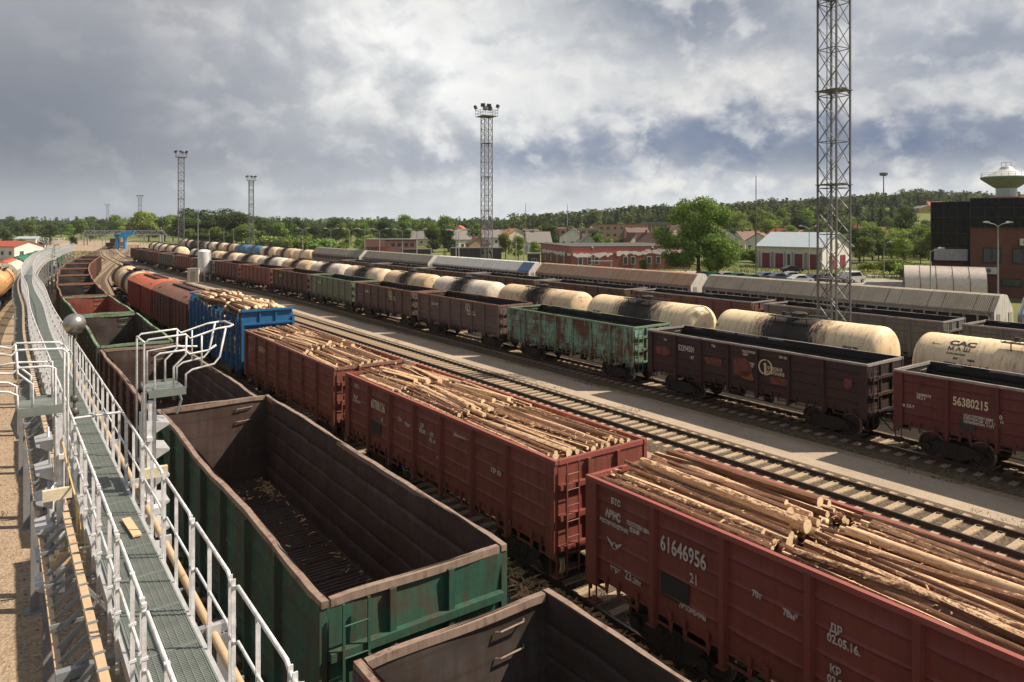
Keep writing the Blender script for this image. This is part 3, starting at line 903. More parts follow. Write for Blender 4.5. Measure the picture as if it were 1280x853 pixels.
def hopper():
    root = thing('covered_hopper_wagon', None, 'covered wagon')
    HL, HW = 6.0, 1.5
    m = MB(); m.prism([(-HW,1.9),(-HW,3.6),(-HW+.5,4.25),(-.3,4.5),(.3,4.5),(HW-.5,4.25),(HW,3.6),(HW,1.9)], -HL+.5, HL-.5, 'Y')
    for y in (-3.3,0,3.3):
        m.prism([(-1.4,1.9),(1.4,1.9),(.4,.9),(-.4,.9)], y-1.3, y+1.3, 'Y')
    for s in (-1,1):
        for k in range(9): m.box(min(s*HW,s*(HW+.07)),max(s*HW,s*(HW+.07)),-5.4+k*1.35-.05,-5.4+k*1.35+.05,1.9,3.6)
    m.build('body', [PAINT], root)
    m = MB(); m.prism([(-.6,4.46),(-.5,4.56),(.5,4.56),(.6,4.46)], -HL+.5, HL-.5, 'Y')
    for k in range(4): m.lathe([(.35,4.5),(.35,4.7),(0,4.74)], 12, 'Z', (0,-4+k*2.6,0))
    m.build('roof', [RIM], root)
    m = MB()
    for e in (-1,1):
        m.box(-1.45,1.45,min(e*5.5,e*6.2),max(e*5.5,e*6.2),1.2,1.3)
        for x in (-1.3,1.3): m.bar((x,e*6.1,1.3),(x*.8,e*5.4,3.8),.08)
        m.tube([(-1.4,e*6.15,1.3),(-1.4,e*6.15,2.2),(1.4,e*6.15,2.2),(1.4,e*6.15,1.3)], .025, 5)
    m.build('end_platform', [ST_DARK], root)
    underframe(root, 6.0, False); add_bogies(root, 4.2); add_couplers(root, 6.1)
    return root

# ------------------------------------------------------------------ wagon paints
PW_ = {}
def wp(name, *a, **k): PW_[name] = wagon('paint_'+name, *a, **k); return PW_[name]
BROWNRUST = (.16,.075,.05)
wp('b1', (.185,.046,.036), .10, .30, .25, seed=21, rough=.5)
wp('b2', (.19,.050,.038), .24, .45, .35, seed=22, rough=.52)
wp('b3', (.19,.062,.042), .35, .3, .35, seed=23, fadec=(.26,.09,.06))
wp('red_end', (.22,.05,.04), .15, .2, .2, seed=24)
wp('green', (.017,.075,.050), .42, .6, .4, blot=1.0, rustc=(.085,.05,.035), seed=25, fadec=(.06,.13,.09))
wp('darkbrown', (.075,.045,.038), .35, .4, .2, seed=26)
wp('a3', (.07,.026,.022), .35, .45, .3, seed=27)
wp('a4', (.05,.055,.038), .4, .45, .4, seed=28)
wp('a5', (.06,.10,.055), .3, .3, .3, seed=29)
wp('c1', (.11,.027,.026), .25, .5, .25, seed=31)
wp('c2', (.030,.019,.019), .36, .5, .35, blot=1.1, rustc=(.085,.032,.02), seed=32, fadec=(.075,.028,.026))
wp('c3', (.17,.34,.27), .62, .45, .4, blot=.75, rustc=(.13,.06,.035), seed=33, fadec=(.24,.42,.34))
wp('c4', (.115,.083,.076), .2, .5, .4, seed=34, fadec=(.17,.125,.115))
wp('c5', (.10,.064,.056), .3, .5, .4, seed=35, fadec=(.18,.13,.115))
wp('c6', (.13,.15,.10), .25, .35, .3, seed=36)
wp('c7', (.075,.042,.036), .35, .4, .3, seed=37)
wp('c8', (.17,.06,.045), .3, .3, .3, seed=38)
wp('c9', (.12,.05,.042), .3, .35, .3, seed=39)
wp('c10', (.10,.10,.08), .35, .4, .4, seed=40)
wp('grey', (.13,.125,.115), .15, .35, .3, seed=41)
wp('blue', (.012,.10,.24), .1, .22, .3, seed=42, rough=.45, fadec=(.03,.15,.30))
wp('box1', (.25,.045,.028), .2, .3, .4, seed=43, fadec=(.33,.08,.05))
wp('box2', (.12,.040,.030), .3, .45, .3, seed=44)
wp('roof1', (.42,.11,.055), .25, .2, .4, seed=45, zdirt=False)
wp('roof2', (.20,.09,.068), .3, .3, .4, seed=46, zdirt=False)
wp('hopgreen', (.03,.15,.09), .15, .2, .3, seed=47)
INN = wagon('inside_dark', (.036,.028,.026), .45, .5, .9, blot=1.3, rustc=(.07,.042,.03), dirtc=(.02,.017,.016), seams=.8, seed=51, zdirt=False)
INN_B = wagon('inside_black', (.016,.015,.015), .2, .3, .3, seed=52, zdirt=False)
INN_R = wagon('inside_red', (.19,.045,.035), .3, .3, .3, seed=53)
INN_W = wagon('inside_warm', (.050,.031,.026), .45, .6, .7, blot=1.0, rustc=(.09,.045,.033), dirtc=(.022,.018,.017), seams=.9, seed=54, zdirt=False)
RIM_T = wagon('rim_tan', (.24,.17,.135), .3, .4, .3, seed=55, zdirt=False)
RIM_G = wagon('rim_grey', (.26,.235,.22), .25, .25, .3, seed=56, zdirt=False)
RIM_R = wagon('rim_red', (.24,.068,.055), .08, .1, .25, seed=57, zdirt=False)
RIM_GR = wagon('rim_green', (.16,.24,.15), .3, .2, .3, seed=58, zdirt=False)
RIM_B = wagon('rim_brown', (.23,.115,.085), .3, .2, .3, seed=59, zdirt=False)
def sw(p, i=None, r=None): return {'PAINT': PW_[p], 'INNER': i or INN, 'RIM': r or RIM_G}

def setup(root, path, s, label, group=None, half=4.33, dz=.3):
    loc, rz = path.place(s, half, dz)
    root.location = loc; root.rotation_euler[2] = rz
    root['label'] = label
    if group: root['group'] = group
    elif 'group' in root: del root['group']
    return root
S0 = -Q0  # arc length where q = 0
# prototypes
g_bent = gondola(3.66, 3, .04); snap_bent = snap(g_bent)
g_tall = gondola(3.93, 5, .034); snap_tall = snap(g_tall)
g_std = gondola(3.48, 8, .008); snap_std = snap(g_std)
g_new = gondola(3.48, 11, .001); snap_new = snap(g_new)
used = set()
def put_gondola(sn, path, q, label, swap, group):
    t = snap_list[sn]
    if sn not in used: used.add(sn); r = t[0]; reslot_snap(t, swap)
    else: r = copy_snap(t, None, swap)
    return setup(r, path, q+S0, label, group)
snap_list = {'bent': snap_bent, 'tall': snap_tall, 'std': snap_std, 'new': snap_new}
# copies must be taken before lettering is added, so lettering goes on afterwards
GA = 'open wagons standing beside the grey walkway'
A = {}
rowA = [('tall','green','big green open wagon with tan rim and empty dark inside', INN_W, RIM_T, 16.07),
 ('bent','darkbrown','empty wagon with dented tan rim cut by the bottom of the photo', INN, RIM_T, 2.15),
 ('bent','a3','empty maroon sided open wagon directly behind the big green one', INN_W, RIM_T, 30.0),
 ('bent','a4','olive sided empty open wagon beside the silver ball lamp', INN, RIM_GR, 43.95),
 ('bent','a5','empty open wagon with green rim and rusty red end wall inside', INN_R, RIM_GR, 57.9)]
for i,(sn,pt,lab,inn,rm,q) in enumerate(rowA): A[i] = put_gondola(sn, PA, q, lab, sw(pt,inn,rm), GA)
farA = ['sixth','seventh','eighth','ninth','tenth']
far_p = ['darkbrown','a3','c9','c8','c9','a3','c7','c8']
ordn = ['sixth','seventh','eighth','ninth','tenth','eleventh','twelfth','thirteenth','fourteenth','fifteenth']
for k in range(6):
    put_gondola('bent', PA, 71.85+13.92*k, f'{ordn[k]} empty open wagon counted from the nearest in the row by the walkway', sw(far_p[k], INN if k else INN_B, RIM_B), GA)
GB = 'log wagons in the second row'
B1 = put_gondola('new', PB, 5.93, 'clean red wagon 61646956 loaded with logs, nearest of the log wagons', sw('b1', PW_['b1'], RIM_R), GB)
B2 = put_gondola('new', PB, 19.85, 'red brown wagon loaded with logs, middle one of the three log-filled open wagons', sw('b2', PW_['b2'], RIM_R), GB)
B3 = put_gondola('std', PB, 33.78, 'weathered brown wagon loaded with logs, next to the blue log carrier', sw('b3', PW_['b3'], RIM_B), GB)
GC = 'empty open wagons in the long middle train'
rowC = [('c1','dark red open wagon numbered 56380215 at the right edge of the photo',RIM_G),
 ('c2','blackened open wagon numbered 52294501 with a round company mark',RIM_G),
 ('c3','turquoise open wagon with rust patches on its panels',RIM_GR),
 ('c4','mauve brown open wagon directly behind the turquoise one',RIM_B),
 ('c5','brown open wagon between the mauve brown one and the grey green one',RIM_B),
 ('c6','grey green open wagon in the middle train',RIM_GR),
 ('c7','dark brown open wagon just beyond the grey green one',RIM_B),
 ('c8','bright rust red open wagon in the middle train',RIM_B),
 ('c9','red brown open wagon just beyond the bright rust red one',RIM_B),
 ('c10','grey olive open wagon just right of the white silo',RIM_G),
 ('c8','red open wagon seen just left of the white silo',RIM_R),
 ('c10','dark green open wagon second left of the white silo',RIM_G),
 ('c9','maroon open wagon third left of the white silo',RIM_B),
 ('c7','dark open wagon near the far end of the middle train',RIM_B),
 ('c9','last visible open wagon at the far end of the middle train',RIM_B)]
CW = []
for k,(p,lab,rm) in enumerate(rowC): CW.append(put_gondola('std', PC, 8.6+13.92*k, lab, sw(p, INN_B, rm), GC))
GF = 'open wagons between the tank wagons and the roofed wagons'
for k in range(8):
    pt = 'grey' if k < 2 else ('c9' if k == 2 else 'c7')
    lab = ['plain grey open wagon below the roofed wagons at the right edge','grey open wagon just left of the tallest lattice mast','red brown open wagon seen behind the cream tanks','dark brown open wagon behind the tanks below the rusty roof','dark open wagon behind the tanks below the white roof','dark open wagon behind the tanks below the first olive roof','far dark open wagon behind the tanks below the second olive roof','farthest dark open wagon behind the tank wagons'][k]
    put_gondola('std', PF, 13+13.92*k, lab, sw(pt, INN_B, RIM_G), GF)
# tanks
tk = tank_wagon(); tsnap = snap(tk); tused = [False]
def put_tank(path, q, label, mat, group):
    if not tused[0]: tused[0] = True; r = tk; reslot_snap(tsnap, {'TANKP': mat})
    else: r = copy_snap(tsnap, None, {'TANKP': mat})
    return setup(r, path, q+S0, label, group, 3.9)
GE = 'tank wagons in the long train behind the dark open wagons'
te = [(1,'cream tank wagon lettered CAC at the right edge of the photo'),(0,'cream tank wagon with a broad black oil stain, second from the right edge'),(0,'cream tank wagon with dark oil stain, third from the right edge'),
 (2,'ochre cream tank with black stained left half, fourth from the right edge'),(3,'pale tank with dark band, fifth from the right edge'),(2,'ochre tank, sixth from the right edge'),(6,'streaked tank, seventh from the right edge'),(3,'pale tank with dark belt, eighth from the right edge'),(2,'rusty ochre tank, ninth from the right edge')]
TE = []
for k in range(20):
    mi, lab = te[k] if k < 9 else ([2,3,6,0][k%4], f'far cream tank wagon, number {k+1} along from the right edge')
    if k >= 9:
        nth = ['tenth','eleventh','twelfth','thirteenth','fourteenth','fifteenth','sixteenth','seventeenth','eighteenth','nineteenth','twentieth'][k-9]
        lab = f'small far tank wagon, {nth} from the right edge in the tank train'
    if k in (14,): continue
    TE.append(put_tank(PE, 12.1+12.02*k, lab, TK[mi], GE))
GG = 'farthest tank wagons beyond the roofed wagons'
gt = [1,2,0,5,5,2,0,3,4,4,6,2]
names_g = ['cream tank wagon coupled to the last olive roofed wagon','ochre tank wagon, second in the farthest tank line','stained cream tank wagon, third in the farthest tank line','blue tank wagon nearer of the two blue ones','blue tank wagon farther of the two blue ones','ochre tank wagon just beyond the two blue ones','stained tank wagon second beyond the two blue ones','pale tank wagon third beyond the two blue ones','black tank wagon nearer of the two black ones','black tank wagon farther of the two black ones','streaked tank wagon just beyond the two black ones','last tank wagon of the farthest line']
for k in range(12): put_tank(PG, 151.5+12.02*k, names_g[k], TK[gt[k]], GG)
put_tank(PB, 88.75, 'cream tank wagon with black belt coupled behind the orange roofed boxcar', TK[0], 'two tank wagons behind the boxcars')
put_tank(PB, 100.9, 'second cream tank wagon behind the boxcars where the rails bend', TK[2], 'two tank wagons behind the boxcars')
GZ = 'wagons on the leftmost track'
put_tank(PZ, 101, 'orange brown tank wagon cut by the left edge of the photo', tank_mat('tank_orange', (.55,.30,.13), .5, 8, .3, .3), GZ)
hp = hopper(); hs = snap(hp)
def put_hop(q, label, p, r, first=False):
    swp = {'PAINT': p, 'RIM': r}
    o = hs[0] if first else copy_snap(hs, None, swp)
    return o, swp
hops = [(113.5,'white covered hopper wagon with rusty roof at the left edge',HOPW,PW_['roof1'])]
greens = ['nearest green hopper wagon left of the curving walkway','second green hopper wagon left of the curving walkway','third green hopper wagon left of the curving walkway','last green hopper wagon left of the curving walkway']
for i in range(4): hops.append((126.5+13*i, greens[i], PW_['hopgreen'], PW_['hopgreen']))
objs = []
for i,(q,lab,p,r) in enumerate(hops):
    o = hs[0] if i == 0 else copy_snap(hs, None, {'PAINT': p, 'RIM': r})
    setup(o, PZ, q+S0, lab, GZ, 4.2)
reslot_snap(hs, {'PAINT': HOPW, 'RIM': PW_['roof1']})
# carriers
cr = carrier(); cs = snap(cr)
GR_ = 'long roofed wagons behind the yard'
cl = [(31.6,'grey roofed carrier wagon nearest the dark glass office building',RG[0]),(56.8,'rusty brown roofed carrier wagon in front of the brick building',RG[1]),(82.0,'whitish roofed carrier wagon with a blue end stripe',RG[2]),(107.2,'olive grey roofed carrier wagon next to the whitish one',RG[3]),(132.4,'farthest olive grey roofed carrier wagon, coupled to the tanks',RG[3]),(6.4,'blue grey roofed carrier wagon cut by the right edge',RG[4])]
for i,(q,lab,m) in list(enumerate(cl))[1:]+[(0,cl[0])]:
    o = cs[0] if i == 0 else copy_snap(cs, None, {'RIM': m})
    setup(o, PG, q+S0, lab, GR_, 8.5)
    if i == 2:
        b_ = MB(); b_.prism([(-1.565,3.66),(-1.515,3.785),(-.553,4.80),(-.553,4.82),(-1.53,3.80),(-1.585,3.66)], -11.9, -9.6, 'Y')
        b_.build('blue_stripe', [plain('stripe_blue', (.06,.12,.24))], o)
reslot_snap(cs, {'RIM': RG[0]})
# boxcars and the blue log carrier
bc = boxcar(); bs = snap(bc)
b2 = copy_snap(bs, None, {'PAINT': PW_['box1'], 'RIM': PW_['roof1']})
setup(b2, PB, 76.3+S0, 'bright red boxcar with orange red roof behind the dull brown one', 'two boxcars', 4.9)
setup(bc, PB, 62.0+S0, 'dull brown boxcar coupled behind the blue log carrier', 'two boxcars', 4.9); reslot_snap(bs, {'PAINT': PW_['box2'], 'RIM': PW_['roof2']})
lc = log_car(); setup(lc, PB, 47.75+S0, 'blue log carrier wagon with side stanchions packed with logs'); reslot_snap(snap(lc), sw('blue'))

# ------------------------------------------------------------------ lettering
side_text(B1, '61646956', 4.16, 2.60, .44, sx=.66, bold=.008)
side_text(B1, '21', 3.4, 2.24, .26, sx=.8)
side_text(B1, 'БТС', 5.6, 3.08, .17, bold=.008, sx=.85); side_text(B1, 'АВИС', 5.78, 2.74, .24, bold=.012, sx=.7)
side_text(B1, 'ВОСТОКЗАПАДТРАНС', 5.96, 2.58, .11, sx=.72); side_text(B1, 'ПОСТРОЕН 2004\n    02.05.08', 5.12, 2.78, .12, sx=.68)
side_text(B1, 'тара', 5.62, 1.62, .16, sx=.9); side_text(B1, '23.', 5.18, 1.60, .26, sx=.8); side_text(B1, '20т', 4.93, 1.60, .16)
side_text(B1, '70т', 1.98, 2.57, .16, sx=.85); side_text(B1, '78м³', 1.36, 2.50, .17, sx=.8)
side_text(B1, 'АВТОРЕЖИМ', 3.66, 1.64, .125, sx=.8)
side_text(B1, ' ДР\n02.05.16.', .55, 2.62, .19, sx=.8); side_text(B1, ' КР\n02.05.24.', .55, 1.95, .19, sx=.8)
side_text(B1, 'ПР 05', -1.3, 2.2, .18); side_text(B1, 'ТМ', -3.2, 2.4, .2)
def stencil(root, y, z, w, h, name='stencil_plate'):
    m = MB(); m.box(-1.545,-1.538,y-w,y,z,z+h); return m.build(name, [plain('stencil_black', (.018,.02,.024))], root)
def wings(root, y, z, s=1.0, mat=None):
    m = MB(); x0, x1 = -1.552, -1.547
    for d in (-1, 1): m.prism([(y+d*.03*s,z),(y+d*.30*s,z+.12*s),(y+d*.22*s,z+.02*s),(y+d*.10*s,z-.10*s)], x0, x1, 'X')
    for k in range(12):
        a = k*math.pi/6; b = a+math.pi/6
        m.bar((x1-.003, y+.09*s*math.cos(a), z-.04*s+.09*s*math.sin(a)), (x1-.003, y+.09*s*math.cos(b), z-.04*s+.09*s*math.sin(b)), .012*s)
    return m.build('winged_emblem', [mat or WHITE_TXT], root)
def ringmark(root, y, z, r, mat=None, x=-1.56):
    m = MB()
    for k in range(26):
        if k in (7, 20): continue
        a = k*2*math.pi/26; b = a+2*math.pi/26
        m.bar((x, y+r*math.cos(a), z+r*math.sin(a)), (x, y+r*math.cos(b), z+r*math.sin(b)), .06*r/.4)
    m.bar((x, y, z-.8*r), (x, y+.02, z+.55*r), .08*r/.4); m.bar((x, y+.02, z+.55*r), (x, y+.12*r/.4, z+.35*r), .05*r/.4); m.bar((x, y-.1*r, z-.82*r), (x, y+.35*r, z-.85*r), .05*r/.4)
    return m.build('round_company_mark', [mat or WHITE_TXT], root)
stencil(B1, 4.15, 1.68, .72, .46); wings(B1, 5.5, 2.2, .8)
CREAM_TXT = plain('lettering_cream', (.58,.50,.36), .7, 0, .3, 20)
side_text(B2, '60788136', 4.14, 2.62, .44, CREAM_TXT, sx=.65, bold=.01); side_text(B2, '4', 3.3, 2.25, .26, CREAM_TXT)
side_text(B2, 'БТС', 5.6, 3.06, .2); wings(B2, 5.5, 2.72, .8); side_text(B2, 'ТРАНСПОРТ', 5.8, 2.52, .12)
side_text(B2, '73т', 2.0, 2.6, .2); side_text(B2, '76м³', 1.5, 2.55, .18); side_text(B2, ' ДР\n05.08', .5, 2.75, .18); side_text(B2, ' КР\n05.14', -.15, 2.6, .18)
side_text(B2, 'ЛВЖ', -.6, 2.0, .14); side_text(B2, 'ПР 03', -3.6, 2.45, .18, CREAM_TXT); stencil(B2, 4.1, 1.7, .75, .5)
side_text(B3, '6018 4', 3.9, 2.7, .4, CREAM_TXT); side_text(B3, 'К', 5.6, 2.4, .3, CREAM_TXT)
c1, c2, c3, c4, c5 = CW[0], CW[1], CW[2], CW[3], CW[4]
side_text(c1, '56380215', 4.14, 2.45, .46, CREAM_TXT, sx=.68, bold=.012); side_text(c1, '20', 2.65, 2.22, .22, CREAM_TXT)
side_text(c1, 'тара 23.т', 6.36, 2.0, .19, x=-1.57); side_text(c1, '56380215\n70.2 т', 5.5, 2.55, .14); ringmark(c1, 5.3, 3.05, .13, plain('faded_red', (.13,.038,.035), .8, 0, .55, 4))
side_text(c1, 'ПОСТРОЕН 2007 05 12\nГРУЗОВАЯ  СТ 1206\nПРИПИСКА ЗАП', 3.75, 2.08, .13); stencil(c1, 3.9, 1.55, .55, .4)
side_text(c2, '52294501', 4.16, 2.62, .42, sx=.68, bold=.008); side_text(c2, '47', 3.3, 2.25, .24)
ringmark(c2, -1.36, 2.55, .36, CREAM_TXT); side_text(c2, 'ГРУЗОВАЯ\nКОМПАНИЯ', -1.42, 2.46, .22, CREAM_TXT, bold=.006, sx=.75)
side_text(c2, 'ПОСТРОЕН\n 2003', -.0, 3.1, .15); side_text(c2, 'АВТОРЕЖИМ\nТОРМОЗ 388', .2, 2.55, .14); side_text(c2, '70т', 5.2, 3.0, .15); side_text(c2, 'ТМ', 1.9, 3.1, .16); side_text(c2, 'КР 05', -2.1, 3.1, .16)
def patch(root, y, z, w, h, col, seed):
    rnd = random.Random(seed); m = MB(); pts = []
    for k in range(14):
        a = k*math.pi/7; e = rnd.uniform(.8,1.1)
        cx, cz = math.cos(a), math.sin(a); cx = math.copysign(abs(cx)**.5, cx); cz = math.copysign(abs(cz)**.5, cz)
        pts.append((y+w*cx*e, z+h*cz*e))
    m.prism(pts, -1.553, -1.549, 'X'); return m.build('repainted_patch', [col], root)
for (y,z,w,h,s) in ((5.3,2.4,.55,.25,1),(1.75,2.35,.55,.22,2),(0.0,2.35,.6,.45,3),(-5.5,2.5,.2,.25,4),(-2.1,2.0,.5,.2,6)): patch(c2, y, z, w, h, plain('faded_red', (.13,.038,.035), .8, 0, .55, 4), s)
patch(c2, -.3, 1.95, .4, .2, plain('orange_rust', (.20,.065,.025), .8, 0, .5, 5), 5)
ringmark(c4, -2.0, 2.9, .3, CREAM_TXT); side_text(c4, 'ГРУЗОВАЯ\nКОМПАНИЯ', -1.85, 2.55, .22, CREAM_TXT)
ringmark(c5, -2.0, 2.9, .3, CREAM_TXT); side_text(c5, 'ГРУЗОВАЯ\nКОМПАНИЯ', -1.85, 2.55, .22, CREAM_TXT)
for w_, n_ in ((c4,'5618 42'),(c5,'5480 17'),(CW[5],'6012 8'),(CW[6],'5531 90'),(c3,'6120 77')): side_text(w_, n_, 3.9, 2.6, .36, CREAM_TXT if w_ is not c3 else plain('pale_green_text', (.3,.42,.36)))
def tank_text(root, txt, y, phi, size, bold=.01, sx=1):
    me = text_mesh(txt, size, BLACK_TXT, bold, sx=sx)
    import bmesh
    bm = bmesh.new(); bm.from_mesh(me); bmesh.ops.triangulate(bm, faces=bm.faces)
    bmesh.ops.subdivide_edges(bm, edges=[e for e in bm.edges if e.calc_length() > .12], cuts=2); bmesh.ops.triangulate(bm, faces=bm.faces)
    for v in bm.verts:
        ph = phi + v.co.y/1.5; x, t = v.co.x, v.co.y
        v.co = Vector((-1.508*math.cos(ph), y - x, 2.62+1.508*math.sin(ph)))
    bm.to_mesh(me); bm.free()
    return ob('lettering', me, root)
T0 = TE[0]
tank_text(T0, 'CAC', 3.55, R(50), .44, .022, 1.25); tank_text(T0, 'М А Ш', 3.55, R(38), .30, .008, 1.05); tank_text(T0, 'Собственник', 3.55, R(30), .13, .004)
tank_text(T0, '770 40214 8', 3.6, R(4), .40, .014, .95); tank_text(T0, 'РФ', 3.2, R(21), .14); tank_text(T0, 'тара', 2.6, R(21), .14); tank_text(T0, '•—', 4.3, R(45), .3)
tank_text(TE[1], '50018 790', -3.4, R(12), .2); tank_text(TE[1], '22', 4.9, R(22), .2); tank_text(TE[2], '757 1036', 4.2, R(12), .2); tank_text(TE[4], '50', 4.9, R(15), .3)
# ------------------------------------------------------------------ logs
def log_mesh(seed, n=10, seg=7):
    rnd = random.Random(seed); m = MB(); v = []; f = []
    bx, bz = rnd.uniform(-.022,.022), rnd.uniform(-.012,.012); ph = rnd.uniform(0, 6)
    lump = [1+rnd.uniform(-.08,.08) for _ in range(n)]
    for i in range(seg+1):
        t = i/seg; y = (t-.5)
        cx = bx*math.sin(math.pi*t) + .007*math.sin(9*t+ph); cz = bz*math.sin(math.pi*t)+.006*math.sin(7*t+ph)
        r = (1.1-.28*t)*(1+rnd.uniform(-.05,.05))
        for k in range(n):
            a = 2*math.pi*k/n; rr = r*lump[k]*(1+rnd.uniform(-.03,.03))
            v.append((cx, y, cz, rr*math.cos(a), rr*math.sin(a)))
    for i in range(seg):
        for k in range(n):
            k2 = (k+1)%n; f.append((i*n+k, i*n+k2, (i+1)*n+k2, (i+1)*n+k))
    return v, f, n, seg
LOGV = [log_mesh(i) for i in range(7)]
def log_geo(i, L, r):
    v, f, n, seg = LOGV[i]
    V = [(cx+ax*r, y*L, cz+az*r) for cx,y,cz,ax,az in v]
    caps = [tuple(range(n)), tuple(seg*n+k for k in range(n-1,-1,-1))]
    return V, [q[::-1] for q in f], caps
def log_obj(i, L, r, M, label, group):
    V, f, caps = log_geo(i, L, r); m = MB(); m.add(V, f, 0); m.add([], [], 0)
    m.f += caps; m.m += [1,1]
    me = m.mesh('log', [LOGS, LOGEND], smooth=True, fix=True)
    o = ob('log', me); o.matrix_world = M
    return tag(o, label, 'log', group)
LOGCACHE = {}
def log_thing(rnd, L, r, M, label, group):
    i = rnd.randrange(7); key = (i, round(L,0), round(r/.02))
    if key not in LOGCACHE:
        V, f, caps = log_geo(i, L, r); m = MB(); m.add(V, f, 0); m.f += caps; m.m += [1,1]
        LOGCACHE[key] = m.mesh('log', [LOGS, LOGEND], smooth=True)
    o = ob('log', LOGCACHE[key]); o.matrix_world = M
    return tag(o, label, 'log', group)
STUFF = MB()
def log_stuff(rnd, L, r, M):
    i = rnd.randrange(7); V, f, caps = log_geo(i, L, r)
    o = len(STUFF.v); STUFF.v += [tuple(M @ Vector(p)) for p in V]
    STUFF.f += [tuple(a+o for a in q) for q in f+caps]; STUFF.m += [0]*len(f)+[1,1]
def wmat(root): return Matrix.Translation(root.location) @ Matrix.Rotation(root.rotation_euler[2], 4, 'Z')
bpy.context.view_layer.update()
nlog = 0
def fill(root, bundles, zt, group, label, seed, rr=(.04,.09), budget=100, layers=3, xin=1.40, yaw=.03, dome=.12, notfirst=0):
    global nlog
    rnd = random.Random(seed); M0 = wmat(root); cnt = 0
    for bi, (ya, yb, zo, yw) in enumerate(bundles):
        Lb = yb-ya
        for lay in range(layers):
            z = zt + zo - lay*.13
            x = -xin + rnd.uniform(0,.08)
            while x < xin:
                r = rnd.uniform(*rr); 
                if rnd.random() < .12: r *= 1.35
                x += r*(.92 if lay == 0 else 1.0)
                if x + r > xin: break
                L = Lb*rnd.uniform(.86, 1.02); y = (ya+yb)/2 + rnd.uniform(-.18,.18)*(1 if lay else 1.3)
                zz = z - r*.6 + dome*(1-(x/xin)**2) + rnd.uniform(-.035,.05)
                M = M0 @ Matrix.Translation((x, y, zz)) @ Matrix.Rotation(yw+rnd.gauss(0,yaw), 4, 'Z') @ Matrix.Rotation(rnd.gauss(0,.010), 4, 'X') @ Matrix.Rotation(rnd.uniform(0,6.28), 4, 'Y')
                if rnd.random() < .5: M = M @ Matrix.Rotation(math.pi, 4, 'Z')
                if lay == 0 and cnt < budget: log_thing(rnd, L, r, M, label, group); cnt += 1; nlog += 1
                elif lay == 1 and cnt < budget and rnd.random() < .55: log_thing(rnd, L, r, M, label, group); cnt += 1; nlog += 1
                else: log_stuff(rnd, L, r, M)
                x += r*(.88 if lay == 0 else 1.0)
        # a few logs lying loose on top
        for k in range(5):
            if cnt >= budget: break
            r = rnd.uniform(.05,.10); L = Lb*rnd.uniform(.6,.95); x = rnd.uniform(-1.1,1.1)
            M = M0 @ Matrix.Translation((x, (ya+yb)/2+rnd.uniform(-.3,.3), zt+zo+r*.6+dome*(1-(x/xin)**2))) @ Matrix.Rotation(rnd.choice((-1,1))*rnd.uniform(.03,.14), 4, 'Z') @ Matrix.Rotation(rnd.gauss(0,.012), 4, 'X')
            log_thing(rnd, L, r, M, label, group); cnt += 1; nlog += 1
# support decks: what the top layers lie on (lower logs)
fill(B1, [(1.75,6.15,.02,.0),(-2.75,1.55,-.0,-.02),(-6.2,-2.9,.0,.01)], 3.42, 'logs in the nearest log wagon', 'barked pine log in the load of the clean red wagon 61646956', 101, (.042,.088), 98, 4, 1.42, .022, .12)
fill(B2, [(2.5,6.1,.0,.02),(-1.5,2.4,.03,-.04),(-6.1,-1.6,.0,.02)], 3.38, 'logs in the middle log wagon', 'pine log in the load of the middle log-filled wagon', 102, (.042,.085), 104, 4, 1.42, .035, .13)
fill(B3, [(2.3,6.1,.02,.02),(-1.8,2.1,.06,.03),(-6.1,-2.1,.0,-.02)], 3.38, 'logs in the weathered brown wagon', 'pine log in the load of the weathered brown wagon', 103, (.045,.088), 92, 4, 1.40, .04, .13)
# specials on the nearest load
M0 = wmat(B1)
def special(L, r, x, y, z, yaw, label, mat, i=1, pitch=0):
    V, f, caps = log_geo(i, L, r); m = MB(); m.add(V, f, 0); m.f += caps; m.m += [1,1]
    o = m.build('log', [mat, LOGEND], smooth=True)
    o.matrix_world = M0 @ Matrix.Translation((x,y,z)) @ Matrix.Rotation(yaw,4,'Z') @ Matrix.Rotation(pitch,4,'X')
    tag(o, label, 'log')
PALE = log_mat('pale_birch', .03); DARKB = log_mat('dark_spruce', 1.3)
special(4.3, .125, -.35, 3.75, 3.66, -.03, 'thickest pale log on top of the nearest load with its cut end facing the camera', PALE)
special(3.9, .105, .78, 4.05, 3.66, .02, 'thick dark barked log on the first bundle of the nearest load', DARKB, 3)
special(4.2, .12, 1.15, -.75, 3.52, .03, 'thick dark barked log lying along the far rim of the nearest load behind the gap', DARKB, 4)
special(4.1, .095, .1, -.9, 3.60, .0, 'long pale brown log on the second bundle of the nearest load', PALE, 2)
# blue carrier: short logs seen as stuff, ends facing both ways
rnd = random.Random(5); M0 = wmat(lc)
for (ya,yb) in ((-6.2,-2.2),(-2.0,2.0),(2.2,6.2)):
    for lay in range(12):
        z = 1.55+lay*.245; x = -1.40+rnd.uniform(0,.1)
        while x < 1.4:
            r = rnd.uniform(.10,.145); x += r
            if x+r > 1.44: break
            if lay >= 10 or abs(x) > 1.0:
                M = M0 @ Matrix.Translation((x, (ya+yb)/2+rnd.uniform(-.25,.25), z+rnd.uniform(-.06,.08)+(.25*(1-(x/1.4)**2) if lay >= 10 else 0))) @ Matrix.Rotation(rnd.gauss(0,.05),4,'Z')
                log_stuff(rnd, (yb-ya)*rnd.uniform(.8,1), r, M)
            x += r
    for k in range(26):
        M = M0 @ Matrix.Translation((rnd.uniform(-1.1,1.1), rnd.uniform(ya+.8,yb-.8), 4.38+rnd.uniform(-.05,.12))) @ Matrix.Rotation(rnd.gauss(0,.14),4,'Z')
        log_stuff(rnd, rnd.uniform(1.2,2.4), rnd.uniform(.07,.12), M)
